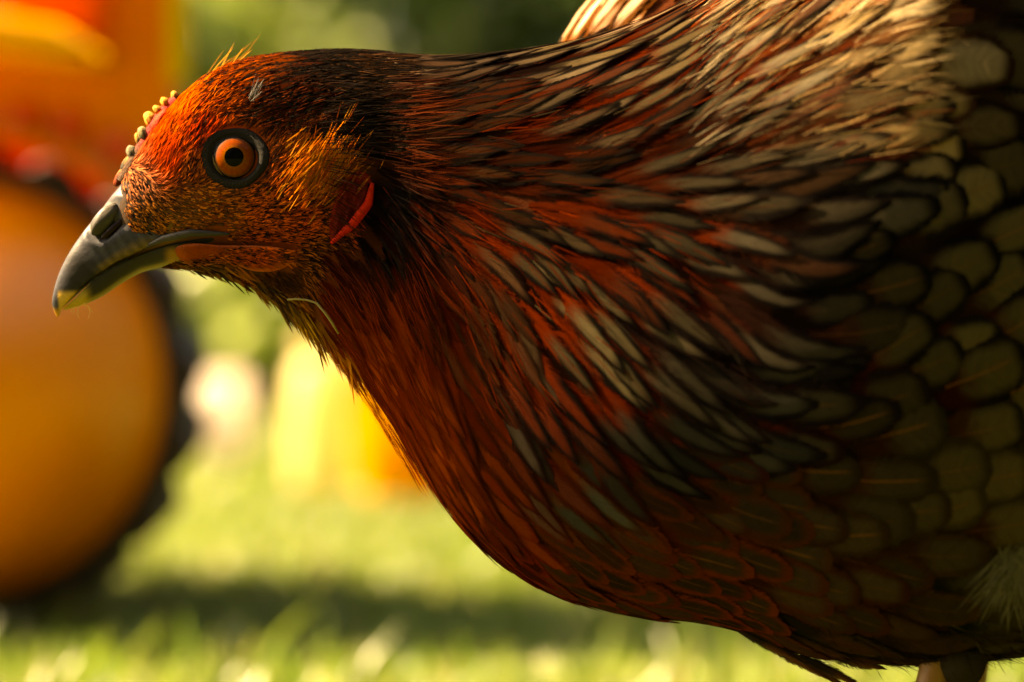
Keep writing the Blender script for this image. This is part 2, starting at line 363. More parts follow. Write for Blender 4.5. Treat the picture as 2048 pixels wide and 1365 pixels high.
# ------------------------------------------------------------------ toy tractor (blurred, left)
def build_tractor():
    Y = .800; s = (CAMD + Y) / CAMD * K
    MY = mat_plastic('amber_plastic', (.72, .20, .005), .32, .06, 9, .2)
    MO = mat_plastic('orange_plastic', (.75, .07, .003), .34, .06, 9, .2)
    MR = mat_plastic('golden_plastic', (.82, .215, .004), .36, .06, 9, .04)
    MT = mat_plastic('tyre_rubber', (.028, .012, .005), .75, .1, 14)
    root = empty('toy_tractor', (at(-85, 755, Y).x, Y, GZ), 'large orange and yellow plastic ride-on toy tractor with chunky dark tyre, blurred behind the beak', 'toy tractor')
    def wheel(cx, cy, Yf, r, dirn):
        c = at(cx, cy, Y); c = Vector((c.x, Yf, c.z)); d = dirn
        # tyre with side walls
        prof = [(r * .98, .004), (r * 1.0, .008), (r * 1.05, .009), (r * 1.08, .002), (r * 1.09, -.012), (r * 1.09, -.034), (r * 1.07, -.042), (r * .97, -.040)]
        V, F = lathe([(a, b * d) for a, b in prof], c, 'y', 56)
        w = mesh_from('wheel', *lathe([(r * .985, .000 * d), (r * .97, .012 * d), (r * .93, .016 * d), (r * .92, .028 * d), (r * .84, .056 * d), (r * .70, .084 * d), (r * .50, .108 * d), (r * .25, .121 * d), (.0005, .124 * d)], c, 'y', 56), MR, root)
        ty = mesh_from('tyre', V, F, MT, w)
        nl = 18
        for i in range(nl):
            a = 2 * math.pi * i / nl + .055
            u = Vector((math.cos(a), 0, math.sin(a))); t = Vector((-math.sin(a), 0, math.cos(a)))
            V2 = []
            for (rr, hw) in ((r * 1.06, .014), (r * 1.11, .011), (r * 1.155, .004)):
                for yy in (.004, -.038):
                    sk = .012 if yy < 0 else 0
                    for sg in (-1, 1): V2.append(c + u * rr + t * (sg * hw + sk) + Vector((0, -yy * d, 0)))
            F2 = []
            for q in (0, 4):
                F2 += [(q, q + 1, q + 5, q + 4), (q + 2, q + 6, q + 7, q + 3), (q, q + 4, q + 6, q + 2), (q + 1, q + 3, q + 7, q + 5)]
            F2 += [(8, 9, 11, 10), (0, 2, 3, 1)]
            mesh_from('tread_lug', V2, F2, MT, w, False)
        hub = mesh_from('hub_cap', *lathe([(.022, .119 * d), (.022, .128 * d), (.016, .131 * d), (.0005, .132 * d)], c, 'y', 24), MO, w)
        return w
    r = 425 * s
    wheel(-85, 775, Y, r, 1)
    wheel(-200, 765, Y + .20, r, -1)
    # side panel with its wheel arch
    def pz(px, py): p = at(px, py, Y); return (p.x, p.z)
    cx, cy = -85, 775; Ra = 503
    arch = []
    a1 = math.acos((350 - cx) / Ra)
    for i in range(19):
        a = a1 + (math.pi - 2 * a1) * i / 18
        arch.append(pz(cx + Ra * math.cos(a), cy - Ra * math.sin(a)))
    poly = [pz(350, -330)] + arch + [pz(cx - Ra * math.cos(a1), -330)]
    V, F = prism(poly, Y - .012, Y + .030); side = bevel_obj('side_panel', V, F, MY, root, .006)
    V, F = prism([(x - .045, z) for x, z in poly], Y + .155, Y + .205); bevel_obj('side_panel', V, F, MY, root, .006)
    # arch lip
    V = []; 
    for (rr, yy) in ((Ra + 4, -.012), (Ra + 4, -.026), (Ra + 26, -.026), (Ra + 34, -.012)):
        for i in range(25):
            a = a1 + (math.pi - 2 * a1) * i / 24; p = pz(cx + rr * math.cos(a), cy - rr * math.sin(a)); V.append((p[0], Y + yy, p[1]))
    mesh_from('arch_lip', V, grid_faces(4, 25), MY, root)
    # bolt heads on the mudguard
    for (bx, by) in ((60, 245), (150, 258), (245, 300)):
        p = at(bx, by, Y); mesh_from('bolt', *lathe([(.009, .010), (.009, .016), (.006, .020), (.0003, .021)], (p.x, Y, p.z), 'y', 14), MO, root)
    # sloping running board with a lit upper face, and the orange seat above it
    poly = [pz(-560, -35), pz(150, 72), pz(232, 118), pz(236, 150), pz(150, 150), pz(-560, 60)]
    V, F = prism(poly, Y - .062, Y - .010); bevel_obj('running_board', V, F, mat_plastic('ledge_plastic', (.80, .38, .006), .32, .05, 9, .2), root, .007, 4)
    poly = [pz(10, -330), pz(225, -330), pz(235, 20), pz(215, 95), pz(150, 78), pz(25, 58)]
    V, F = prism(poly, Y - .034, Y - .008); bevel_obj('seat_side', V, F, MO, root, .010, 4)
    poly = [pz(340, -330), pz(370, -330), pz(370, 150), pz(340, 175)]
    V, F = prism(poly, Y - .018, Y + .02); bevel_obj('lit_edge', V, F, mat_plastic('yellow_plastic', (.80, .60, .01), .35, .04, 9, .5), root, .003, 2)  # yellow strip in place of light showing along the panel's edge
    # chassis between the sides, bonnet to the left
    poly = [pz(230, -300), pz(230, 380), pz(-500, 380), pz(-500, -300)]
    V, F = prism(poly, Y + .08, Y + .16); bevel_obj('chassis', V, F, MO, root, .01)
    poly = [pz(-520, -120), pz(-520, 620), pz(-1900, 620), pz(-1900, 120), pz(-1800, -20)]
    V, F = prism(poly, Y + .02, Y + .21); bevel_obj('bonnet', V, F, MY, root, .02, 4)
    wheel(-1500, 948, Y + .0, r * .62, 1); wheel(-1500, 925, Y + .20, r * .62, -1)
    c = at(cx, cy, Y); V, F = tube([(c.x, Y, c.z), (c.x, Y + .20, c.z)], [.012, .012], 10); mesh_from('axle', V, F, MT, root)
build_tractor()

# ------------------------------------------------------------------ blurred garden things in the middle distance
def build_far_things():
    # cream jar
    D = 2.75; Y = D - CAMD; s = K * D / CAMD; p = at(640, 968, Y); z0 = GZ
    MC = mat_plastic('cream_plastic', (.55, .50, .24), .5, .03, 12, .6)
    root = empty('jar', (p.x, Y, z0), 'tall pale cream plastic jar on the lawn beside the yellow bucket', 'jar')
    w = 62 * s
    mesh_from('jar_body', *lathe([(.0005, .0), (w * .86, .0), (w * .95, .006), (w, .03), (w * 1.04, .08), (w * .98, .115), (w * .72, .128), (w * .62, .132), (w * .62, .14)], (p.x, Y, z0), 'z', 28), MC, root)
    mesh_from('lid', *lathe([(w * .60, .136), (w * .72, .137), (w * .72, .152), (w * .66, .157), (.0005, .158)], (p.x, Y, z0), 'z', 28), MC, root)
    # yellow bucket
    D = 2.62; Y = D - CAMD; s = K * D / CAMD; p = at(800, 980, Y)
    MB = mat_plastic('yellow_bucket_plastic', (.80, .50, .003), .4, .03, 12, .6)
    root = empty('bucket', (p.x, Y, z0), 'small bright yellow plastic bucket on the lawn in front of the hen breast', 'bucket')
    w = 104 * s; h = .125
    mesh_from('bucket_body', *lathe([(.0005, .002), (w * .74, .0), (w * .78, .004), (w * .98, h), (w * 1.06, h), (w * 1.06, h + .006), (w * .95, h + .006), (w * .76, .008), (.0005, .008)], (p.x, Y, z0), 'z', 32), MB, root)
    pts = [(p.x + w * math.cos(a), Y + .03 * math.sin(a), z0 + h - .01 + .05 * math.sin(a)) for a in np.linspace(0, math.pi, 15)]
    V, F = tube(pts, [.0025] * 15); mesh_from('handle', V, F, mat_plastic('white_plastic', (.8, .78, .72), .4, .02), root)
    # white jug
    D = 3.6; Y = D - CAMD; s = K * D / CAMD; p = at(430, 905, Y)
    MW = mat_plastic('white_enamel', (.70, .64, .58), .6, .02, 12, .6)
    root = empty('jug', (p.x, Y, z0), 'small white jug with a fat side handle standing on the grass beyond the tractor tyre', 'jug')
    w = 66 * s; h = 172 * s
    mesh_from('jug_body', *lathe([(.0005, .0), (w * .9, .0), (w * 1.05, h * .12), (w * 1.08, h * .4), (w * .95, h * .75), (w * .9, h), (w * .84, h), (w * .88, h * .75), (.0005, .02)], (p.x, Y, z0), 'z', 28), MW, root)
    pts = [(p.x - w * .8 - .034 * math.sin(a), Y, z0 + h * .32 + .034 * math.cos(a)) for a in np.linspace(0.1, math.pi - .1, 12)]
    V, F = tube(pts, [.014] * 12, 10); mesh_from('handle', V, F, MW, root)
build_far_things()

# ================================================================== THE HEN
hen = empty('hen', (at(1850, 700).x, 0, GZ), 'brown hen in profile with its head stretched forward, orange eye and grey beak', 'hen')
SL = [ # x, top, bottom, half width (mm), egg
 (228, 395, 470, 2.5), (250, 352, 520, 6.0), (300, 274, 532, 9.2), (350, 208, 540, 11.4), (400, 164, 546, 13.0), (465, 128, 562, 14.0),
 (540, 112, 592, 15.0), (600, 106, 640, 15.8), (650, 103, 672, 16.2), (720, 103, 752, 17.0), (800, 112, 868, 19.0), (900, 120, 1018, 24),
 (1000, 113, 1118, 30), (1100, 101, 1178, 36), (1200, 80, 1210, 42), (1300, 48, 1228, 48), (1400, 5, 1236, 53), (1500, -45, 1258, 59), (1600, -95, 1300, 63), (1700, -135, 1306, 65), (1800, -170, 1306, 64.5), (1920, -195, 1298, 61.5), (2048, -205, 1284, 58), (2400, -185, 1215, 50), (2800, -80, 1040, 38), (3100, 50, 800, 24), (3250, 150, 650, 12), (3300, 300, 450, 3)]
def build_body():
    S = np.array(SL, float); xs = np.concatenate([np.linspace(228, 900, 60), np.linspace(920, 3300, 80)])
    def cub(col):       # monotone-ish smooth interpolation
        x = S[:, 0]; y = S[:, col]; m = np.gradient(y, x); out = np.zeros_like(xs)
        i = np.clip(np.searchsorted(x, xs) - 1, 0, len(x) - 2); hh = x[i + 1] - x[i]; t = (xs - x[i]) / hh
        return (2*t**3-3*t**2+1)*y[i] + (t**3-2*t**2+t)*hh*m[i] + (-2*t**3+3*t**2)*y[i+1] + (t**3-t**2)*hh*m[i+1]
    top, bot, hw = cub(1), cub(2), cub(3)
    V = []; n = 56
    for i, x in enumerate(xs):
        for j in range(n):
            a = 2 * math.pi * j / n; c, s_ = math.cos(a), math.sin(a)
            py = (top[i] + bot[i]) / 2 - (bot[i] - top[i]) / 2 * c
            w = hw[i] * 1e-3 * math.copysign(abs(s_) ** (.88 - .40 * float(sstep(1560, 1850, x))), s_)
            if x < 640: w *= 1.0 - .22 * sstep(.2, 1.0, -c) * 1.0          # narrower jaw
            V.append(((x - 1024) * K, -w, (682.5 - py) * K))
    F = grid_faces(len(xs), n, 0, True) + [tuple(range(n))[::-1], tuple(range((len(xs) - 1) * n, len(xs) * n))]
    # far shoulder standing up behind the neck
    cx, cy, cz = (1600 - 1024) * K, .034, (682.5 - 235) * K; o = len(V); nr, ns = 24, 40
    for i in range(nr):
        th = math.pi * (i + .5) / nr
        for j in range(ns):
            ph = 2 * math.pi * j / ns
            V.append((cx + 520 * K * math.sin(th) * math.cos(ph), cy + .030 * math.sin(th) * math.sin(ph), cz + 420 * K * math.cos(th)))
    F += [tuple(o + (a - 0) for a in f) for f in grid_faces(nr, ns, 0, True)] + [tuple(range(o, o + ns)), tuple(range(o + (nr - 1) * ns, o + nr * ns))[::-1]]
    me = bpy.data.meshes.new('raw'); me.from_pydata(V, [], F)
    bm = bmesh.new(); bm.from_mesh(me); bmesh.ops.recalc_face_normals(bm, faces=bm.faces); bm.to_mesh(me); bm.free()
    ob = bpy.data.objects.new('raw', me); COL.objects.link(ob)
    md = ob.modifiers.new('r', 'REMESH'); md.mode = 'VOXEL'; md.voxel_size = .0016
    sm = ob.modifiers.new('s', 'SMOOTH'); sm.iterations = 8; sm.factor = .5
    dg = bpy.context.evaluated_depsgraph_get(); dg.update()
    out = bpy.data.meshes.new_from_object(ob.evaluated_get(dg)); bpy.data.objects.remove(ob); bpy.data.meshes.remove(me)
    out.name = 'body'; return out
body_me = build_body()
NV = len(body_me.vertices); BV = np.empty(NV * 3, np.float32); body_me.vertices.foreach_get('co', BV); BV = BV.reshape(-1, 3).astype(float)
bpx = hq(BV)                                    # hen coordinates: photo pixels on the centre plane
# eye socket: press the skin in a little round the eye on both sides
EYE = np.array([469., 315.]); 
de = np.hypot((bpx[:, 0] - EYE[0]) / 66, (bpx[:, 1] - EYE[1]) / 60)
BV[:, 1] -= np.sign(BV[:, 1]) * (.0012 * np.exp(-(de / .85) ** 4) + .0020 * np.exp(-(de / .66) ** 6))
# cheek bulge and hollow behind it
ch = np.exp(-(((bpx[:, 0] - 600) / 75) ** 2 + ((bpx[:, 1] - 410) / 95) ** 2)); BV[:, 1] += np.sign(BV[:, 1]) * .0024 * ch
ho = np.exp(-(((bpx[:, 0] - 765) / 40) ** 2 + ((bpx[:, 1] - 400) / 150) ** 2)); BV[:, 1] -= np.sign(BV[:, 1]) * .0022 * ho
body_me.vertices.foreach_set('co', BV.astype(np.float32).ravel()); body_me.update()
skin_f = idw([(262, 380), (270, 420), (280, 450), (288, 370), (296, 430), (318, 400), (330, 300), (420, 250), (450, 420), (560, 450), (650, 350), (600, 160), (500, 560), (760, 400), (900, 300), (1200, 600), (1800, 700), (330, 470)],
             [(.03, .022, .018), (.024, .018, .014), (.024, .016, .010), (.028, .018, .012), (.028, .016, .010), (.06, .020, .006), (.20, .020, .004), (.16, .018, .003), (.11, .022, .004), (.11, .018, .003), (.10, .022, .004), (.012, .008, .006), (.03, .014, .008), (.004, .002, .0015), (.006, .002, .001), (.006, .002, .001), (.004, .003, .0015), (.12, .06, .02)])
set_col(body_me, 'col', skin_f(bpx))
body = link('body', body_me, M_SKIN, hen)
TREE = BVHTree.FromPolygons([Vector(v) for v in BV], [tuple(p.vertices) for p in body_me.polygons])
VN = np.empty(NV * 3, np.float32); body_me.vertices.foreach_get('normal', VN); VN = VN.reshape(-1, 3)
PV = [tuple(p.vertices) for p in body_me.polygons]
def near(p):
    co, no, i, d = TREE.find_nearest(p)
    n = VN[list(PV[i])].mean(0); return co, Vector(n).normalized()

def surf(x, z, sy):
    h = TREE.ray_cast(Vector((x, sy * .2, z)), Vector((0, -sy, 0)))
    return (h[0], h[1]) if h[0] is not None else (None, None)
# ---- plumage fields in hen coordinates: x, y, angle (deg, up positive), length px, width px (half), kind (0 lance, 1 scallop), spacing
FL = [ # crown / nape
 (420, 150, 38, 70, 11, 0, 15), (500, 115, 12, 80, 12, 0, 17), (600, 110, 2, 90, 13, 0, 18), (560, 190, 25, 70, 11, 0, 16), (700, 150, -4, 110, 14, 0, 22), (700, 240, 6, 100, 14, 0, 22),
 (850, 130, -2, 150, 17, 0, 28), (850, 230, 2, 150, 18, 0, 28), (830, 330, -8, 130, 17, 0, 26), (780, 400, -38, 100, 15, 0, 24), (760, 480, -58, 100, 15, 0, 24),
 (1000, 120, 4, 180, 19, 0, 34), (1000, 220, 5, 190, 20, 0, 36), (1000, 330, -3, 190, 20, 0, 36), (950, 430, -26, 180, 20, 0, 35), (900, 540, -48, 170, 20, 0, 34), (820, 560, -62, 130, 18, 0, 28),
 (1200, 110, 14, 200, 21, 0, 38), (1200, 220, 17, 210, 22, 0, 42), (1200, 330, 6, 210, 23, 0, 42), (1150, 440, -20, 210, 24, 0, 42), (1100, 560, -42, 210, 24, 0, 42), (1000, 680, -54, 200, 24, 0, 42), (880, 720, -64, 170, 22, 0, 34), (740, 620, -62, 110, 16, 0, 24), (700, 680, -58, 90, 13, 0, 20), (780, 800, -58, 130, 16, 0, 26),
 (1350, 40, 38, 210, 23, 0, 42), (1380, 160, 36, 220, 26, 0, 46), (1400, 280, 20, 220, 28, 0, 48), (1400, 400, -4, 220, 32, 0, 52), (1350, 500, -26, 220, 28, 0, 48), (1300, 620, -40, 210, 27, 0, 48), (1200, 760, -46, 210, 28, 0, 48), (1050, 880, -50, 200, 28, 0, 46), (900, 900, -58, 160, 22, 0, 36),
 (1550, 60, 34, 200, 32, 0, 50), (1560, 180, 20, 200, 34, 0, 52), (1560, 290, 10, 190, 38, 0, 54), (1600, 390, 2, 190, 42, .1, 60), (1500, 520, -26, 200, 34, 0, 52), (1470, 660, -34, 200, 32, 0, 52), (1380, 780, -32, 190, 34, .2, 54), (1250, 900, -36, 180, 34, .4, 52),
 # shoulder and breast scallops
 (1700, 60, 25, 150, 48, .6, 62), (1850, 80, 10, 160, 56, 1, 76), (1750, 200, 5, 150, 46, .5, 64), (1990, 100, -10, 170, 60, 1, 82), (1880, 230, -5, 150, 54, 1, 80),
 (1740, 330, 12, 130, 46, .8, 66), (1900, 350, 18, 150, 56, 1, 84), (2040, 330, 10, 160, 60, 1, 88), (1700, 470, 20, 140, 50, 1, 78), (1850, 500, 24, 150, 56, 1, 86), (2000, 520, 26, 150, 58, 1, 88),
 (1620, 600, 16, 130, 46, .9, 74), (1750, 680, 24, 150, 54, 1, 84), (1950, 720, 24, 150, 58, 1, 88), (1560, 780, 8, 140, 46, .9, 72), (1750, 860, 18, 150, 54, 1, 84), (1980, 900, 16, 150, 56, 1, 88),
 (1400, 920, -10, 150, 42, .9, 68), (1550, 980, 4, 150, 48, 1, 76), (1750, 1020, 10, 150, 52, 1, 82), (1980, 1060, 6, 150, 54, 1, 86),
 (1150, 980, -42, 160, 32, .6, 50), (1250, 1050, -26, 150, 38, .9, 58), (1080, 1080, -36, 130, 30, .7, 46), (950, 1020, -50, 130, 24, .5, 38), (1400, 1100, -10, 150, 42, 1, 66), (1250, 1170, -14, 140, 34, .9, 54), (1600, 1150, 0, 150, 44, 1, 70), (1400, 1220, -6, 140, 36, .9, 58), (1800, 1180, -6, 150, 44, 1, 74), (1600, 1260, -14, 140, 32, .5, 54), (1850, 1280, -12, 140, 32, .5, 54), (2040, 1200, -10, 150, 46, .8, 74),
 (2400, 300, 0, 220, 70, 1, 110), (2400, 800, 6, 200, 66, 1, 110), (2900, 400, 4, 260, 60, .8, 110), (2900, 700, 20, 240, 60, .8, 110), (2300, 1150, 0, 180, 54, .8, 90), (1600, -60, 20, 180, 44, .6, 66), (2000, -150, 0, 200, 60, 1, 90),
 # far shoulder behind the neck
 (1100, 20, 62, 150, 22, 0, 40), (1200, -60, 50, 170, 24, 0, 40)]
FLa = np.array(FL, float); ang = np.radians(FLa[:, 2])
flow_v = idw(FLa[:, :2], np.stack([np.cos(ang), np.sin(ang), FLa[:, 3], FLa[:, 4], FLa[:, 5], FLa[:, 6]], 1), 3.2)
# colours of vane core / rim / base, and visibility of the shaft
BEI = (.165, .112, .052); GRY = (.085, .066, .037); BLK = (.012, .009, .007); RUS = (.17, .019, .003); DRU = (.07, .013, .004); OLV = (.105, .078, .030); GLD = (.46, .30, .12); CRE = (.62, .46, .26); ORA = (.33, .052, .006); BRN = (.055, .022, .009); SLT = (.075, .07, .05)
CF = [ # x, y, core, rim, base, shaft
 (430, 140, ORA, BRN, RUS, 0), (600, 120, BLK, BLK, BLK, 0), (560, 200, DRU, BLK, BLK, 0), (700, 130, BRN, BLK, BLK, 0), (850, 130, (.10, .07, .045), BLK, BLK, 0), (700, 250, BLK, BLK, BLK, 0),
 (850, 220, BRN, BLK, DRU, 0), (850, 330, BRN, BLK, DRU, 0), (790, 400, RUS, BLK, BLK, 0), (780, 500, RUS, DRU, BLK, 0), (1000, 120, BEI, BLK, BLK, 0), (1000, 230, (.2, .14, .08), BLK, RUS, 0), (1000, 340, BRN, BLK, DRU, 0), (960, 440, (.12, .08, .04), BLK, RUS, 0), (880, 560, DRU, BRN, RUS, 0), (760, 620, ORA, RUS, RUS, 0), (700, 680, ORA, RUS, RUS, 0),
 (1200, 120, BEI, BLK, RUS, 0), (1200, 230, BEI, BLK, RUS, 0), (1200, 340, GRY, BLK, DRU, 0), (1150, 450, GRY, BLK, RUS, 0), (1100, 570, (.24, .18, .09), BLK, RUS, 0), (1000, 690, SLT, BLK, RUS, 0), (870, 720, RUS, DRU, RUS, 0), (800, 800, ORA, RUS, RUS, 0),
 (1350, 50, CRE, BRN, ORA, 0), (1380, 170, (.40, .31, .19), BLK, RUS, 0), (1400, 290, (.30, .24, .15), BLK, DRU, 0), (1400, 400, GRY, BLK, BRN, 0), (1350, 500, (.16, .13, .085), BLK, RUS, 0), (1300, 630, (.16, .13, .085), BLK, BLK, 0), (1200, 770, SLT, BLK, RUS, 0), (1050, 890, SLT, DRU, RUS, 0), (900, 900, RUS, DRU, ORA, 0),
 (1550, 60, GLD, BRN, ORA, 0), (1560, 180, GLD, BRN, RUS, 0), (1570, 290, BEI, BLK, BRN, 0), (1600, 390, (.26, .22, .15), BLK, BLK, .1), (1500, 520, (.08, .065, .04), BLK, BLK, 0), (1470, 660, (.07, .06, .04), BLK, BLK, 0), (1380, 790, SLT, BLK, BLK, .1), (1250, 900, BRN, DRU, RUS, .4),
 (1640, 20, (1.1, .85, .5), GLD, GLD, 0), (1700, 60, (1.0, .75, .42), BRN, GLD, 0), (1780, 120, (.8, .58, .30), BRN, GLD, 0), (1850, 80, (.15, .105, .04), BLK, (.10, .06, .02), 0), (1950, 30, (.08, .06, .025), BLK, BRN, 0), (1750, 200, GLD, BRN, RUS, 0), (1700, 290, GLD, BLK, RUS, .2), (1990, 100, (.075, .055, .022), BLK, BRN, 0), (1900, 250, (.14, .105, .045), BLK, BRN, .1),  # sunlit shoulder painted paler, shaded feathers to its right painted darker
 (1900, 400, (.15, .11, .045), BLK, BRN, .5), (1850, 560, (.125, .095, .04), BLK, BRN, .6), (2000, 560, (.14, .105, .04), BLK, BRN, .6), (1650, 560, OLV, BLK, BRN, .5), (1750, 760, (.085, .065, .025), BLK, DRU, .9), (1980, 800, OLV, BLK, DRU, .9), (1550, 800, (.06, .045, .02), BLK, DRU, .9),
 (1400, 930, (.045, .03, .014), DRU, RUS, 1), (1600, 980, (.05, .036, .015), BRN, DRU, 1), (1900, 1000, (.07, .05, .02), BRN, DRU, 1), (1150, 990, BRN, RUS, RUS, .3), (1100, 1090, (.04, .022, .01), RUS, RUS, .4), (950, 1030, DRU, RUS, ORA, .1), (1300, 1100, (.04, .024, .01), RUS, RUS, .8), (1300, 1200, (.035, .02, .009), RUS, DRU, .5), (1600, 1160, (.05, .034, .014), DRU, DRU, .6), (1600, 1270, BRN, BRN, BLK, 0), (1900, 1200, (.05, .04, .02), BRN, BLK, .1), (2030, 1180, (.10, .09, .06), BRN, BLK, 0),
 (2600, 400, OLV, BLK, BRN, .2), (2600, 900, OLV, BLK, BRN, .2), (1100, 10, (.62, .44, .30), ORA, ORA, 0), (1220, -60, (.62, .44, .30), ORA, ORA, 0)]
CFa = [c[:2] for c in CF]
colr = idw(CFa, [tuple(c[2]) + tuple(c[3]) + tuple(c[4]) + (c[5],) for c in CF], 4.0)

def flow3(P, q, N):
    """unit 3-D direction of plumage at hen coordinates q, on the tangent plane"""
    d = Vector((q[0], 0, q[1])); d = d - N * d.dot(N)
    if d.length < 1e-5: d = Vector((1, 0, 0)) - N * N.x
    return d.normalized()
ROWS = (0.0, .24, .45, .64, .80, .93, 1.0); COLS = (-1, -.5, 0, .5, 1)
def feather_geo(P0, L, W, kind, lift, jit=0.0, d0=None, cup=.055):
    P, N = near(Vector(P0)); V = []; prev = 0.0; d = None
    for v in ROWS:
        if v > 0:
            P, N = near(P + d * (v - prev) * L)
        f = flow_v([hq(np.array([P.x, P.y, P.z]))])[0] if d0 is None else d0
        nd_ = flow3(P, f, N)
        if jit and d0 is None: nd_ = (Matrix.Rotation(jit, 3, N) @ nd_)
        d = nd_ if d is None else (d * .35 + nd_ * .65).normalized()
        S = N.cross(d).normalized(); prev = v
        wl_ = (.30 + .70 * math.sin(min(v / .5, 1) * 1.571)) if v < .5 else max(0.04, math.cos((v - .5) / .5 * 1.50) ** .85)
        ws_ = (.45 + .55 * sstep(0, .55, v)) if v < .68 else max(.10, math.sqrt(max(0, 1 - ((v - .66) / .36) ** 2)))
        w = W * (wl_ * (1 - kind) + ws_ * kind)
        for u in COLS:
            q, n2 = near(P + S * (u * w)) if abs(u) > .1 else (P, N)
            V.append(q + n2 * (.0002 + lift * (.10 + .90 * v) + cup * w * (1 - u * u)))
    return V
GF = grid_faces(len(ROWS), len(COLS)); NF = len(ROWS) * len(COLS)
UVS = [((u + 1) / 2, v) for v in ROWS for u in COLS]
LOOPUV = [c for f in GF for i in f for c in UVS[i]]
def feather_mesh(name, Vs, cens, edgs, rots, shafts, seeds, pats):
    n = len(Vs); V = [v for f in Vs for v in f]; F = [tuple(i + k * NF for i in f) for k in range(n) for f in GF]
    me = bpy.data.meshes.new(name); me.from_pydata(V, [], F)
    uv = me.uv_layers.new(name='vane'); uv.data.foreach_set('uv', LOOPUV * n)
    for nm, C in (('cen', cens), ('edg', edgs), ('rot', rots)): set_col(me, nm, np.repeat(np.asarray(C), NF, 0))
    for nm, C in (('seed', seeds), ('shaft', shafts), ('pattern', pats)): set_f(me, nm, np.repeat(np.asarray(C), NF))
    return me

def dart(cand, rad, maxn=99999, D=None, A2=None, B2=None):
    """dart throwing with a radius that varies over the coat"""
    cell = {}; out = []; cs = .006
    for i in range(len(cand)):
        p = cand[i]; r = rad[i]; R_ = int(math.ceil(r * (1 if D is None else 1 / math.sqrt(min(B2[i], 1))) / cs)); c = (int(math.floor(p[0] / cs)), int(math.floor(p[1] / cs)), int(math.floor(p[2] / cs))); ok = True
        for a in range(-R_, R_ + 1):
            for b in range(-R_, R_ + 1):
                for e in range(-R_, R_ + 1):
                    for j in cell.get((c[0] + a, c[1] + b, c[2] + e), ()):
                        q = cand[j]
                        if D is not None:
                            x, y, z = p[0]-q[0], p[1]-q[1], p[2]-q[2]; al = (x*D[i][0] + y*D[i][1] + z*D[i][2]) ** 2
                            if A2[i] * (x*x + y*y + z*z - al) + B2[i] * al < r * r: ok = False; break
                        elif (p[0]-q[0])**2 + (p[1]-q[1])**2 + (p[2]-q[2])**2 < r * r: ok = False; break
                    if not ok: break
                if not ok: break
            if not ok: break
        if ok: cell.setdefault(c, []).append(i); out.append(i)
        if len(out) >= maxn: break
    return out
# area weighted candidates on the coat
PC = np.array([BV[list(p.vertices)].mean(0) for p in body_me.polygons]); PA = np.array([p.area for p in body_me.polygons]); PA /= PA.sum()
def sample(n, mask=None):
    w = PA if mask is None else PA * mask; w = w / w.sum()
    i = rng.choice(len(PC), n, p=w); return PC[i] + rng.normal(size=(n, 3)) * .0005
pcpx = hq(PC)
def face_mask(q):
    """1 where the head carries only bristles (face), 0 on the plumage"""
    x, y = q[:, 0], q[:, 1]
    f = (x < 720 - np.clip((y - 480), 0, 200) * .9) & (y > 215 - (x - 350) * .10) & ~((x > 560) & (y < 240)) & ~((x > 640) & (y > 500)) & ~((x > 705))
    return f | (x < 395)
fm = face_mask(pcpx)

cand = sample(26000, (~fm).astype(float)); cq = hq(cand); fv = flow_v(cq)
kd_ = np.clip(fv[:, 4], 0, 1); D3 = []
for i in range(len(cand)):
    _, N = near(Vector(cand[i])); D3.append(tuple(flow3(None, fv[i], N)))
keep = dart(cand, fv[:, 5] * K * (.90 + .0 * kd_), D=D3, A2=1.35 - .35 * kd_, B2=.46 + .54 * kd_)
recs = []; FARC = (1.9, 1.25, .78, .30, .11, .03, .55, .16, .03, 0)
for i in keep:
    q = cq[i]; f = fv[i]; c = colr([q])[0]
    if cand[i][1] > .014 and 1040 < q[0] < 1560 and q[1] < 170: c = np.array(FARC); f = f.copy(); f[0] = .6; f[1] = .8; f[3] = 24
    L = f[2] * K * random.uniform(.85, 1.15) * (1.40 - .15 * min(f[4], 1)); W = f[3] * K * random.uniform(.85, 1.2) * (1.12 + .06 * min(f[4], 1))
    recs.append((cand[i], q, L, W, float(np.clip(f[4], 0, 1)), c))
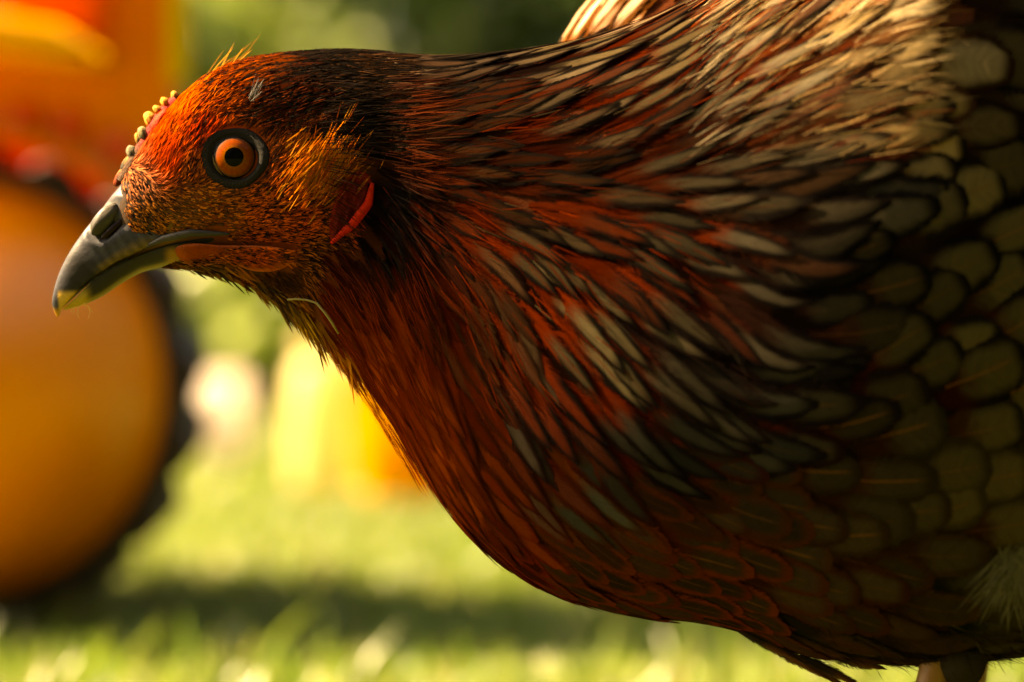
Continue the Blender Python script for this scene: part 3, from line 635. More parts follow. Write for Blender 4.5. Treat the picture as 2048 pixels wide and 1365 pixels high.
# pick those that show largest from the photograph's side
def showsize(r):
    p, n = near(Vector(r[0])); q = r[1]
    vis = 1.0 if (n.y < .05 and -40 < q[0] < 2090 and -60 < q[1] < 1370) else 0.0
    return vis * r[2] * r[3]
order = sorted(range(len(recs)), key=lambda i: -showsize(recs[i]))
singles, rest = order[:300], order[300:]
DARK = .25
def make(rec):
    P0, q, L, W, kind, c = rec
    lift = L * (.042 + .02 * random.random()) if kind < .5 else L * (.050 + .02 * random.random())
    if q[0] < 760: lift *= .6
    far = P0[1] > .014 and 1040 < q[0] < 1560 and q[1] < 170
    V = feather_geo(P0, L, W, kind, lift, random.gauss(0, .09), d0=(.55 + random.gauss(0, .1), .83) if far else None)
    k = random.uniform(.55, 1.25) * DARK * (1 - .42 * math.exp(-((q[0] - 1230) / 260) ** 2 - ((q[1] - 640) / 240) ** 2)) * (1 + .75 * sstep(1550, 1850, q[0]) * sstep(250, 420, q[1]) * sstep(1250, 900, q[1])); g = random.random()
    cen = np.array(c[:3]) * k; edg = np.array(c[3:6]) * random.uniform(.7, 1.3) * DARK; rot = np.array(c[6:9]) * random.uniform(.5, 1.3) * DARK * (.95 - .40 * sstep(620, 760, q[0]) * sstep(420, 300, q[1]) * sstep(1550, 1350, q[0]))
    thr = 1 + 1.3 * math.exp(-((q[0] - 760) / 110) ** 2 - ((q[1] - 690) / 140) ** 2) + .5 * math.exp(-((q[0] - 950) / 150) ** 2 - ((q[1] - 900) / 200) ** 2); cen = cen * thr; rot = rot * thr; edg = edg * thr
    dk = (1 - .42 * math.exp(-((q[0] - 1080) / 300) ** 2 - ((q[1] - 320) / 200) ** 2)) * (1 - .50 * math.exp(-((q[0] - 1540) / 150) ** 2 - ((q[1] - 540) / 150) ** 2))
    dk *= 1 - .42 * sstep(1740, 1860, q[0]) * sstep(680, 560, q[1])  # shade put into the colour of the upper right scallops
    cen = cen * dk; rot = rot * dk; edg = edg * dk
    if q[1] > 880 and q[0] > 1000: edg = edg * np.array((1.0, 1.7, 1.3)); rot = rot * np.array((.9, 1.6, 1.2)); cen = cen * 1.35
    if kind < .5 and g < .30: cen = cen * .25 + rot * .75            # a rusty feather among the pale ones
    return V, cen, edg, rot, c[9] * random.uniform(.25, 1), random.random(), kind
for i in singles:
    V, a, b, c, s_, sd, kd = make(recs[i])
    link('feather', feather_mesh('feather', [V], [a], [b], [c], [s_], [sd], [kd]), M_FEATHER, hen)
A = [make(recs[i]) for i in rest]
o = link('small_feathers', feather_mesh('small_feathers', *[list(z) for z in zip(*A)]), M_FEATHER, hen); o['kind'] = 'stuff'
print('feathers', len(singles), len(rest))

# ---- bristles and hair-like barbs (one mesh)
HF = [ # face flow: x, y, angle, length px, width px
 (280, 370, -50, 26, 3.0), (300, 430, -40, 18, 3.2), (340, 460, -10, 18, 3.2), (330, 330, 62, 60, 3.4), (310, 300, 62, 60, 3.4), (350, 240, 55, 70, 3.6), (390, 190, 50, 80, 3.6), (430, 150, 42, 80, 3.4), (480, 190, 42, 60, 3.4), (520, 220, 36, 50, 3.4), (390, 270, 58, 50, 3.4), (380, 340, 70, 24, 3.4), (390, 400, -20, 18, 3.4),
 (450, 430, 2, 22, 3.6), (520, 420, 14, 26, 3.6), (560, 360, 40, 34, 3.8), (550, 260, 55, 34, 3.6), (600, 300, 58, 52, 3.6), (650, 290, 62, 60, 3.4), (680, 330, 52, 54, 3.6), (620, 370, 34, 46, 3.8), (600, 430, 14, 36, 3.8), (640, 400, 24, 40, 3.8), (520, 480, 2, 26, 3.6), (600, 480, 4, 32, 3.8), (430, 470, 0, 18, 3.4), (640, 520, -25, 42, 3.6),
 (400, 548, -28, 34, 2.8), (470, 565, -36, 44, 2.8), (540, 590, -46, 60, 2.8), (600, 650, -56, 80, 2.8), (560, 560, -40, 46, 3.0), (620, 590, -50, 60, 3.0), (680, 560, -60, 60, 3.2), (700, 650, -60, 80, 3.0), (760, 460, -62, 70, 3.4), (730, 400, -70, 40, 3.0), (730, 330, -10, 50, 3), (620, 190, 18, 70, 3.2), (700, 120, 2, 70, 3)]
HFa = np.array(HF, float); ha = np.radians(HFa[:, 2]); hair_f = idw(HFa[:, :2], np.stack([np.cos(ha), np.sin(ha), HFa[:, 3], HFa[:, 4]], 1), 3.4)
OR1 = (.50, .13, .014); RD1 = (.42, .05, .008); GO1 = (.50, .27, .07); DK1 = (.020, .014, .010)
HC = [(280, 370, (.45, .22, .10), DK1, .45), (300, 430, (.42, .20, .04), DK1, .40), (330, 330, RD1, (.28, .05, .01), .2), (350, 240, OR1, RD1, .3), (390, 190, OR1, DK1, .35), (430, 150, (.30, .13, .03), DK1, .6), (480, 190, (.15, .05, .015), DK1, .65), (390, 270, RD1, DK1, .35), (380, 350, (.32, .10, .02), DK1, .45), (400, 400, (.42, .19, .035), (.10, .07, .035), .5),
 (450, 430, (.44, .17, .03), (.07, .045, .02), .5), (520, 430, (.44, .11, .015), DK1, .45), (560, 360, (.26, .07, .014), DK1, .5), (550, 240, (.20, .05, .012), DK1, .55), (620, 300, (.55, .19, .025), (.2, .07, .012), .35), (680, 320, (.55, .22, .03), (.14, .05, .01), .35), (620, 380, (.46, .13, .016), DK1, .4), (600, 440, (.42, .09, .012), DK1, .45), (520, 490, (.36, .08, .012), DK1, .35), (640, 520, (.30, .13, .03), DK1, .6),
 (400, 548, (.12, .06, .02), DK1, .6), (540, 590, (.20, .09, .015), DK1, .6), (580, 640, (.46, .24, .025), (.2, .08, .012), .3), (560, 560, DK1, (.06, .03, .01), .4), (640, 600, (.16, .06, .012), DK1, .5), (690, 600, OR1, DK1, .45), (700, 660, (.48, .17, .02), (.2, .04, .01), .35), (760, 460, RD1, DK1, .6), (730, 330, DK1, DK1, .5), (620, 190, (.08, .03, .012), DK1, .7)]
hc_f = idw([c[:2] for c in HC], [tuple(c[2]) + tuple(c[3]) + (c[4],) for c in HC], 4)
SV = []; SF = []; SCOL = []
def strand(P0, d, N, L, w, lift, col, bend=0.0, conform=True):
    o = len(SV); P = Vector(P0); S = N.cross(d).normalized(); tw = random.gauss(0, .5); S = (Matrix.Rotation(tw, 3, d) @ S); prev = 0
    for t, ww in ((0, .8), (.4, 1.0), (.75, .7)):
        if t and conform:
            q, n2 = near(P + d * (t - prev) * L); P = q; N = n2; d = (d - N * d.dot(N)).normalized()
        elif t: P = P + d * (t - prev) * L
        prev = t; c = P + N * (.00015 + lift * t ** 1.3); SV.extend((c - S * w * ww, c + S * w * ww))
    if conform: q, n2 = near(P + d * .25 * L); c = q + n2 * lift
    else: c = P + d * .25 * L + N * lift
    SV.append(c); SF.extend(((o, o + 1, o + 3, o + 2), (o + 2, o + 3, o + 5, o + 4), (o + 4, o + 5, o + 6))); SCOL.extend([tuple(col)] * 7)
BEAKCLEAR = lambda q: (q[0] < 254 and q[1] > 360)
def in_lobe(q): return 690 < q[0] < 760 and 345 < q[1] < 500
def near_eye(q, s=1.0): return ((q[0] - 470) / 70) ** 2 + ((q[1] - 317) / 63) ** 2 < s
cand = sample(24000, fm.astype(float)); cq = hq(cand); hv = hair_f(cq); hcv = hc_f(cq); 
keep = dart(cand, np.full(len(cand), 3.8 * K))
for i in keep:
    q = cq[i]
    if near_eye(q, .98) or BEAKCLEAR(q): continue
    gl = np.interp(q[0], [262, 345, 440], [500, 478, 466])
    if q[0] < 455 and gl - 14 < q[1] < gl + 30: continue
    onw = 350 < q[0] < 590 and 484 < q[1] < 545
    if onw and q[1] > 512 and random.random() < .9: continue
    if 648 < q[0] < 756 and 340 < q[1] < 492 and (q[0] - 655) / 90 + (490 - q[1]) / 135 > 1.05 and random.random() < .90: continue      # ear lobe stays bare
    P, N = near(Vector(cand[i])); f = hv[i]
    onw = onw and N.y < -.70 and q[1] < 524
    if onw: P = P + N * .0034
    for rep in range(2):
        d = Matrix.Rotation(random.gauss(0, .22), 3, N) @ flow3(P, f, N); L = f[2] * K * random.uniform(.40, .95) * (.72 if q[1] > 350 else .9)
        hcx = hcv[i]; dark = random.random() < hcx[6]
        col = np.array(hcx[3:6] if dark else hcx[0:3]) * random.uniform(.22, 1.0) * np.array((1.05, .70, .65))
        strand(P, d, N, L * .88, f[3] * K * .42 * random.uniform(.4, 1.3), L * random.uniform(.02, .11), col, conform=not onw)
# standing tuft of ear coverts
for k in range(900):
    x = random.gauss(632, 32); y = 372 - (x - 560) * .25 + random.gauss(0, 30)
    p, n = surf((x - 1024) * NK, (682.5 - y) * NK, -1 if k % 4 else 1)
    if p is None or near_eye((x, y), 1.3): continue
    a = R(np.interp(x, [570, 630, 690], [40, 58, 56]) + random.gauss(0, 9)); d = flow3(None, (math.cos(a), math.sin(a)), n)
    col = np.array(((.40, .095, .009), (.26, .095, .012), (.20, .035, .004))[k % 3]) * random.uniform(.45, 1.1)
    L = random.uniform(18, 50) * K; strand(p + n * random.uniform(.0003, .0012), d, n, L, .00010 * random.uniform(.7, 1.4), L * random.uniform(.05, .20), col, conform=False)
# wispy golden barbs fringing the shoulder
cand = sample(1700, ((pcpx[:, 0] > 1380) & (pcpx[:, 0] < 1860) & (pcpx[:, 1] < 330) & (PC[:, 1] < .01)).astype(float)); cq = hq(cand); fv = flow_v(cq); cv = colr(cq)
for i in range(len(cand)):
    P, N = near(Vector(cand[i])); d = Matrix.Rotation(random.gauss(.05, .16), 3, N) @ flow3(P, fv[i], N); c = cv[i]
    col = np.array(c[6:9] if random.random() < .45 else c[:3]) * random.uniform(.15, .6)
    L = random.uniform(40, 100) * K; strand(P + N * random.uniform(.0012, .0036), d, N, L, .000055 * random.uniform(.7, 1.5), L * random.uniform(-.01, .05), col, conform=False)
# a few stray crown hairs bowed over the forehead
for k in range(26):
    x = random.uniform(405, 480); y = np.interp(x, [400, 465, 540], [164, 128, 112]); P, N = near(Vector(((x - 1024) * K, random.uniform(-.004, .004), (682.5 - y) * K)))
    a = R(random.uniform(5, 60)); d = Vector((math.cos(a), random.gauss(0, .2), math.sin(a))).normalized(); L = random.uniform(50, 110) * K
    strand(P, d, Vector((.5, 0, .8)), L, .00010, -L * .22, np.array((.5, .2, .03)) * random.uniform(.3, 1), conform=False)
# pale downy tuft above the leg
for k in range(420):
    q0 = (random.gauss(2030, 22), random.gauss(1110, 16)); p, n = surf((q0[0] - 1024) * K * .93, (682.5 - q0[1]) * K * .93, -1)
    if p is None: continue
    a = R(random.uniform(-150, -30)); d = (flow3(None, (math.cos(a), math.sin(a)), n) + n * .15).normalized(); L = random.uniform(50, 130) * K
    strand(p + n * .001, d, n, L, .00010, L * .08, np.array((.13, .115, .075)) * random.uniform(.3, 1.0), conform=False)
# one small pale pin feather on the crown
for k in range(30):
    p, n = surf((502 + random.uniform(-5, 8) - 1024) * NK, (682.5 - random.uniform(192, 206)) * NK, -1); a = R(66 + random.gauss(0, 9)); d = flow3(None, (math.cos(a), math.sin(a)), n)
    L = random.uniform(18, 48) * K; strand(p + n * .0010, d, n, L, .00008, L * .12, np.array((.12, .11, .10)) * random.uniform(.3, 1.1), conform=False)
# loose fluff under the belly and round the leg
for k in range(2800):
    x = random.uniform(1560, 2120); yb = np.interp(x, [1560, 1640, 1800, 1880, 2120], [1270, 1288, 1290, 1288, 1255]) - random.random() ** 2 * 110
    P, N = near(Vector(((x - 1024) * K, random.uniform(-.05, .01), (682.5 - yb) * K))); a = R(random.gauss(-28, 22)); d = Vector((math.cos(a), random.gauss(0, .25), math.sin(a))).normalized()
    g = random.random(); col = np.array((.008, .005, .003) if g < .7 else (.020, .013, .006) if g < .95 else (.05, .04, .022)) * random.uniform(.5, 1.2)
    L = random.uniform(30, 85) * K; d = (d - N * d.dot(N) * .75).normalized(); strand(P, d, N, L, .00009 * random.uniform(.6, 1.5), L * random.uniform(.02, .15), col, conform=False)
# fine hair-like feathering of the crown and nape
cand = sample(9000, ((pcpx[:, 0] > 400) & (pcpx[:, 0] < 800) & (pcpx[:, 1] < 300) & (pcpx[:, 1] < 215 + (pcpx[:, 0] - 400) * .3)).astype(float)); cq = hq(cand); fv = flow_v(cq); hcv = colr(cq)
for i in range(len(cand)):
    q = cq[i]
    if near_eye(q, 1.25) or in_lobe(q): continue
    P, N = near(Vector(cand[i])); d = Matrix.Rotation(random.gauss(0, .13), 3, N) @ flow3(P, fv[i], N); c = hcv[i]; g = random.random()
    col = np.array(c[0:3] if g < .5 else c[6:9] if g < .75 else BLK) * random.uniform(.25, .9)
    L = fv[i][2] * K * random.uniform(.35, .8); strand(P + N * .0006 * random.random(), d, N, L, .00017 * random.uniform(.6, 1.3), L * random.uniform(.05, .11), col)
# loose barbs over the neck and breast, thick along the throat
bm_ = ((pcpx[:, 0] > 640) & (pcpx[:, 0] < 1500) & (PC[:, 1] < .02) & ~((pcpx[:, 0] > 840) & (pcpx[:, 1] > 800))).astype(float) * np.where(pcpx[:, 0] < 860, 2.4, .45)
cand = sample(3600, bm_); cq = hq(cand); fv = flow_v(cq); cv = colr(cq)
for i in range(len(cand)):
    if in_lobe(cq[i]): continue
    P, N = near(Vector(cand[i])); d = Matrix.Rotation(random.gauss(0, .10), 3, N) @ flow3(P, fv[i], N)
    c = cv[i]; col = np.array(c[6:9] if random.random() < .9 else c[:3] * .5) * random.uniform(.4, 1.2) * (.75 if cq[i][0] < 860 else .35)
    if cq[i][0] > 900 and cq[i][1] < 400: col = col * .7
    L = min(fv[i][2], 130) * K * random.uniform(.35, .75); P2 = P + N * random.uniform(.0008, .0030)
    strand(P2 if cq[i][1] > 170 else P, d, N, L, .00008 * random.uniform(.7, 1.5), L * .05, col, conform=cq[i][1] < 170)
# throat fringe, hanging free
for k in range(420):
    t = random.random(); x = 380 + 330 * t; yb = np.interp(x, [380, 470, 540, 600, 650, 720], [536, 556, 588, 632, 664, 744]) - random.uniform(0, 34)
    P, N = near(Vector(((x - 1024) * K, random.uniform(-.007, .004), (682.5 - yb) * K)))
    a = R(np.interp(x, [380, 500, 600, 720], [-22, -38, -60, -66]) + random.gauss(0, 7)); d = Vector((math.cos(a), random.gauss(0, .15), math.sin(a))).normalized()
    L = np.interp(x, [380, 500, 600, 720], [30, 44, 84, 90]) * K * random.uniform(.6, 1.2)
    c = hc_f([(x, yb)])[0]; col = np.array(c[:3] if random.random() < .6 else c[3:6]) * random.uniform(.5, 1.0)
    Nn = Vector((0, -1, 0)); strand(P, d, Nn, L, .00022 * random.uniform(.6, 1.4), -L * .04, col, conform=False)
o = mesh_from('bristles', SV, SF, M_STRAND, hen, cols=np.array(SCOL)); o['kind'] = 'stuff'
print('strands', len(SV) // 7)

# ---- beak
def blob(name, cx, cy, a, b, th, yr, yc, cols_, parent, n=14, seg=18, mat=M_FLESH):
    V = []; C = []; c, s_ = math.cos(R(th)), math.sin(R(th))
    for i in range(n + 1):
        t = math.pi * i / n
        for k in range(seg):
            ph = 2 * math.pi * k / seg; e1 = math.cos(t); e2 = math.sin(t) * math.cos(ph); e3 = math.sin(t) * math.sin(ph)
            lump = 1 + .07 * math.sin(5 * ph + cx) * math.sin(3 * t + cy)
            dx = (e1 * a * c - e2 * b * s_) * lump; dy = (e1 * a * s_ + e2 * b * c) * lump
            V.append(((cx + dx - 1024) * K, yc + yr * e3 * lump, (682.5 - (cy - dy)) * K))
            m = sstep(-.1, .5, np.array([e1 + .3 * math.sin(7 * ph + cx * 3)]))[0]; C.append(np.array(cols_[0]) * m + np.array(cols_[1]) * (1 - m))
    return mesh_from(name, V, grid_faces(n + 1, seg, 0, True), mat, parent, cols=np.array(C))
def loft(rows, nu=40, refine=8, kind='up'):
    """rows: T(px), B(px), half width mm. an arch over T on B, closed below"""
    Rr = np.array([[*r[0], *r[1], r[2]] for r in rows], float); n = len(Rr); t = np.arange(n); tt = np.linspace(0, n - 1, (n - 1) * refine + 1)
    m = np.gradient(Rr, axis=0); i = np.clip(tt.astype(int), 0, n - 2); f = (tt - i)[:, None]
    Q = (2*f**3-3*f**2+1)*Rr[i] + (f**3-2*f**2+f)*m[i] + (-2*f**3+3*f**2)*Rr[i+1] + (f**3-f**2)*m[i+1]
    V = np.zeros((len(tt), nu, 3))
    for j in range(nu):
        a = 2 * math.pi * (j + .5) / nu; s_ = math.sin(a); c = math.cos(a)
        if kind == 'up':  h = .05 + .95 * s_ if s_ > 0 else .05 + .05 * s_
        else:             h = .94 + .06 * s_ if s_ > 0 else .94 + .94 * s_
        wv = math.copysign(abs(c) ** .8, c)
        X = Q[:, 2] + (Q[:, 0] - Q[:, 2]) * h; Z = Q[:, 3] + (Q[:, 1] - Q[:, 3]) * h
        V[:, j, 0] = (X - 1024) * K; V[:, j, 2] = (682.5 - Z) * K; V[:, j, 1] = -Q[:, 4] * 1e-3 * wv
    F = grid_faces(len(tt), nu, 0, True) + [tuple(range(nu))[::-1], tuple(range((len(tt) - 1) * nu, len(tt) * nu))]
    return V.reshape(-1, 3), F
UP = [((300, 300), (392, 480), 8.8), ((272, 336), (362, 486), 8.6), ((244, 368), (332, 492), 7.9), ((208, 413), (292, 504), 7.2), ((174, 456), (242, 526), 5.4), ((143, 499), (203, 549), 4.3), ((121, 541), (170, 574), 3.2), ((108, 581), (142, 600), 2.2), ((104.5, 610), (124, 618), 1.2), ((113, 633), (117, 635), .25)]
V, F = loft(UP, 48, 10); q = pxof(V * [1, 0, 1]); sg = np.sign(V[:, 1])
cth, sth = math.cos(R(50)), math.sin(R(50))
def ell(q, cx, cy, a, b, th=50):
    c, s_ = math.cos(R(th)), math.sin(R(th)); dx, dy = q[:, 0] - cx, -(q[:, 1] - cy)
    return np.hypot((dx * c + dy * s_) / a, (-dx * s_ + dy * c) / b)
e_out = ell(q, 217, 442, 46, 30); e_in = ell(q, 214, 437, 40, 24); e_slit = ell(q, 230, 458, 33, 6.5, 41)
V[:, 1] += sg * (-.0007 * np.exp(-(e_out / 1.0) ** 8) - .0016 * np.exp(-(e_slit / 1.1) ** 4) + .0004 * np.exp(-((e_out - 1.25) / .14) ** 2))
wob = np.sin(q[:, 0] * .11 + q[:, 1] * .19) * np.sin(q[:, 1] * .13 - q[:, 0] * .05); V[:, 1] *= 1 + .012 * wob
# raised gape edge along the cutting line
C = np.tile(np.array([.0175, .0175, .0215]), (len(V), 1))
def blend(C, m, col): return C * (1 - m[:, None]) + np.array(col) * m[:, None]
C = blend(C, sstep(330, 250, q[:, 1] + (q[:, 0] - 300) * .3) * .0, (.2, .1, .05))
C = blend(C, .9 * sstep(285, 318, q[:, 0] - (q[:, 1] - 400) * .2) * sstep(470, 440, q[:, 1]), (.12, .045, .016))
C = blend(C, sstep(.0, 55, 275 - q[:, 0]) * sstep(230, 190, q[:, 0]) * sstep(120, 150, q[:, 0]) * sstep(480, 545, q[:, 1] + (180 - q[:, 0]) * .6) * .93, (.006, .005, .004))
C = blend(C, .5 * sstep(1.15, .9, e_in), (.045, .038, .027)); C = blend(C, .5 * sstep(.6, .3, ell(q, 226, 428, 20, 12)), (.07, .05, .018))
C = blend(C, sstep(1.25, .85, e_slit), (.006, .001, .0005))
seam = np.interp(q[:, 0], [124, 142, 170, 203, 242, 292, 345, 395, 440], [618, 600, 574, 549, 526, 504, 490, 482, 474])
C = blend(C, sstep(14, 3, np.abs(q[:, 1] - (seam - 9))) * sstep(190, 215, q[:, 0]) * sstep(330, 300, q[:, 0]) * .7, (.075, .045, .008))
C = blend(C, sstep(118, 123, q[:, 0] + (632 - q[:, 1]) * .05) * sstep(578, 592, q[:, 1]), (.28, .17, .03))
C = blend(C, sstep(612, 628, q[:, 1]), (.28, .13, .015))
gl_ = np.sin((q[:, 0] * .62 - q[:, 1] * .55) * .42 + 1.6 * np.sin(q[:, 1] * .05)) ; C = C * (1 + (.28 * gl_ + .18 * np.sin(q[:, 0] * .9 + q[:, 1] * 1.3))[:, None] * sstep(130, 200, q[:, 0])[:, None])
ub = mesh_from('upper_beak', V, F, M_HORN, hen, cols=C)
for sy in (-1, 1):
    blob('nostril_flap', 215, 441, 38, 20, 50, .0022, sy * .0040, ((.036, .031, .024), (.020, .017, .013)), ub, mat=M_HORN)
    blob('nostril_slit', 233, 459, 31, 7, 41, .0006, sy * .0054, ((.006, .001, .0004), (.006, .001, .0004)), ub, mat=M_HORN)
for sy in (-1, 1):                                             # raised horny edge of the gape, running back into the face
    pts = []; rad = []
    for t in np.linspace(0, 1, 26):
        x = np.interp(t, [0, .3, .6, 1], [268, 322, 380, 456]); y = np.interp(t, [0, .3, .6, 1], [497, 476, 465, 468]); p, n = surf((x - 1024) * NK, (682.5 - y) * NK, sy)
        pts.append((x, (p.y if p is not None else 0) if x > 330 else sy * .0064, y)); rad.append(.00085 * math.sin(math.pi * (.06 + .88 * t)) ** .8 + .00005)
    y0 = pts[10][1]; pts = [((x - 1024) * NK, sy * max(abs(y), np.interp(x, [268, 300, 340, 380], [.0062, .0074, .0096, .0108])) , (682.5 - z) * NK) for x, y, z in pts]
    V, F = tube(pts, rad, 14); V = np.array(V); V[:, 2] += .00007 * np.sin(V[:, 0] * 7000)
    mesh_from('gape_edge', V, F, M_HORN, hen, cols=np.array([.022, .019, .016]))
LO = [((440, 476), (425, 500), 10.2), ((390, 482), (378, 522), 9.6), ((345, 490), (332, 534), 8.2), ((292, 507), (284, 545), 6.0), ((242, 529), (243, 567), 5.0), ((203, 552), (206, 592), 3.9), ((172, 577), (175, 607), 2.9), ((150, 598), (152, 614), 1.9), ((133, 612), (136, 619), .8), ((126, 619), (127, 620), .2)]
V, F = loft(LO, 40, 10, 'lo'); q = pxof(V * [1, 0, 1]); V[:, 1] *= .93
bot = np.interp(q[:, 0], [127, 136, 152, 175, 206, 243, 284, 330, 375, 425], [620, 619, 614, 607, 592, 567, 545, 534, 522, 500])
C = np.tile(np.array([.010, .009, .006]), (len(V), 1))
C = blend(C, sstep(10, 4, bot - q[:, 1]), (.085, .060, .012))
C = blend(C, sstep(192, 165, q[:, 0]) * sstep(560, 596, q[:, 1]), (.24, .16, .034))
C = blend(C, sstep(330, 352, q[:, 0]) * sstep(6, 22, q[:, 1] - 486), (.14, .07, .012))
mesh_from('lower_beak', V, F, M_HORN, hen, cols=C)

# ---- eye
def eye(sy):
    r = .0062; c = Vector(((EYE[0] - 1024) * NK, 0, (682.5 - EYE[1]) * NK))
    P, N = surf(c.x, c.z, sy)
    yc = P.y - sy * (r - .0045); cen = Vector((c.x, yc, c.z))
    def cap(r0, a0, a1, n=14, seg=40, off=0.0, flat=1.0):
        V = []
        for i in range(n + 1):
            a = a0 + (a1 - a0) * i / n
            for k in range(seg):
                b = 2 * math.pi * k / seg; V.append((cen.x + r0 * math.sin(a) * math.cos(b) + off, cen.y + sy * r0 * math.cos(a) * flat, cen.z + r0 * math.sin(a) * math.sin(b)))
        return V, grid_faces(n + 1, seg, 0, True)
    m, nt = mat_new('eyeball_dark'); finish(nt, principled(nt, (.012, .010, .008), .12, None, .5, Coat_Weight=1.0, Coat_Roughness=.03))
    eb = mesh_from('eye', *cap(r, 0.0005, 2.4, 22), m, hen)
    V, F = cap(r + .00006, .0005, math.asin(38 * K / r), 16); V = np.array(V)
    rr = np.hypot(V[:, 0] - cen.x, V[:, 2] - cen.z) / (38 * K); an = np.arctan2(V[:, 2] - cen.z, V[:, 0] - cen.x)
    C = np.tile(np.array([.105, .0180, .0012]), (len(V), 1)); C = blend(C, sstep(.72, .46, rr), (.105, .030, .002)); C = blend(C, sstep(.86, 1.0, rr), (.06, .022, .008)); C *= (1 + .12 * np.sin(an * 23) * rr)[:, None]
    mi, nt = mat_new('iris_orange'); a = attr(nt, 'col').outputs[0]; f = noise(nt, ocoord(nt), 2200, 3)
    v = nd(nt, 'ShaderNodeVectorMath', operation='SCALE'); nt.links.new(a, v.inputs[0]); nt.links.new(math_(nt, 'MULTIPLY_ADD', f, .7, .65), v.inputs['Scale'])
    finish(nt, principled(nt, v.outputs[0], .6, None, .0, Coat_Weight=.10, Coat_Roughness=.04)); mesh_from('iris', V, F, mi, eb, cols=C)
    V, F = cap(r + .00011, .0005, math.asin(18.5 * K / r), 10); mp, nt = mat_new('pupil_black'); finish(nt, principled(nt, (.001, .001, .001), .08, None, .04)); mesh_from('pupil', V, F, mp, eb)
    # eyelid ring with beaded lower edge
    seg = 110; prof = [(1.04, -.0007), (1.0, .0001), (.95, .00035), (.90, .00025), (.85, .00042), (.80, .00030), (.75, .0002), (.69, .0), (.655, -.0008)]
    V = []; C = []
    for (s_, h) in prof:
        for k in range(seg):
            b = 2 * math.pi * k / seg; low = max(0, -math.sin(b + .35)); bead = (1 if k % 2 else -1) * low
            rx = (67 * s_ if s_ > .8 else 67 * .8 - (.8 - s_) * 67 * (1.0 + .4 * max(0, math.cos(b - .5)))) ; rz = (60 * s_ if s_ > .8 else 60 * .8 - (.8 - s_) * 60 * 1.05)
            if s_ < .7: rx = 41.5 + (3.0 if math.cos(b) < 0 else 0); rz = 40.0
            wv = 1 + (.022 * math.sin(3 * b + .7) + .016 * math.sin(5 * b + 2) + .05 * max(0, math.cos(b - 2.75)) ** 6) * (s_ > .8); rx *= wv; rz *= wv
            x = cen.x + (rx + bead * .6 * (s_ < .92)) * K * math.cos(b) + 1.5 * K; z = cen.z + rz * K * math.sin(b) - 1.0 * K
            q_, n_ = surf(cen.x + 68 * K * math.cos(b), cen.z + 61 * K * math.sin(b), sy)
            yb = q_.y + sy * (h + (.00012 * bead if .7 < s_ < .95 else 0))
            if s_ < .7: yb = cen.y + sy * (math.sqrt(max(r * r - ((x - cen.x) ** 2 + (z - cen.z) ** 2), 1e-8)) - .00002)
            V.append((x, yb, z)); g = .75 + .5 * low * (bead > 0) * (1 if .7 < s_ < .95 else 0) * 2
            g *= 1 + .35 * math.sin(b * 31 + s_ * 40) * math.sin(b * 7); C.append(np.array([.007, .006, .004]) * g * (.6 if s_ > .95 or s_ < .72 else 1))
    mesh_from('eyelid', V, grid_faces(len(prof), seg, 0, True), M_LID, eb, cols=np.array(C))
    # pale corner membrane in front of the iris
    V = []; seg = 16
    for w_ in (0, .5, 1):
        for k in range(seg):
            b = R(168 + 74 * k / (seg - 1)); th = (4.5 * math.sin(math.pi * k / (seg - 1)) + .2)
            rr = (44.5 - th * w_) * K; x = cen.x + rr * math.cos(b) * 1.0; z = cen.z + rr * .93 * math.sin(b)
            V.append((x, cen.y + sy * (math.sqrt(max(r * r - (x - cen.x) ** 2 - (z - cen.z) ** 2, 2e-7)) + .00025), z))
    mesh_from('corner_membrane', V, grid_faces(3, seg), M_LID, eb, cols=np.array([.06, .04, .014]))
eye(-1); eye(1)

# ---- comb: red ridge and a row of horny points
cb = None; V = []; C = []
ridge = [(240, 362), (258, 332), (274, 306), (290, 280), (304, 256), (318, 234), (334, 214), (352, 198)]
for (x, y) in ridge:
    for (o, w) in ((18, .0022), (5, .0022), (-6, .0015), (-10, 0), (-6, -.0015), (5, -.0022), (18, -.0022)):
        V.append(((x + o * .8 - 1024) * K, -w, (682.5 - (y + o * .55)) * K)); C.append((.15, .003, .001) if y < 285 else (.045, .018, .006))
CS = 1.22
cb = mesh_from('comb', V, grid_faces(len(ridge), 7), M_FLESH, hen, cols=np.array(C))
YG = (.30, .16, .022); GK = (.03, .022, .010); RE = (.22, .010, .002)
for (x, y, a, b, th, c0, c1) in ((349, 193, 11, 7, 118, YG, GK), (331, 207, 13, 8, 128, YG, RE), (317, 222, 13, 7.5, 138, YG, RE), (303, 243, 20, 11, 126, (.42, .22, .04), RE), (288, 271, 17, 10, 120, (.15, .12, .05), (.02, .016, .010)), (277, 281, 15, 7, 112, (.28, .14, .025), GK), (266, 308, 17, 10.5, 122, (.10, .085, .05), (.018, .014, .009)), (252, 328, 20, 9, 60, (.16, .09, .018), (.02, .016, .010)), (240, 350, 20, 8, 58, (.22, .08, .012), (.12, .02, .004))):
    blob('comb_point', x + 2.5, y + 2, a * CS, b * CS, th, .0015, random.uniform(-.0006, .0004), (c0, c1), cb)
# red skin patch at the comb's side
blob('comb_lobe', 325, 246, 30, 15, 58, .0022, -.0022, ((.34, .016, .003), (.34, .016, .003)), cb)

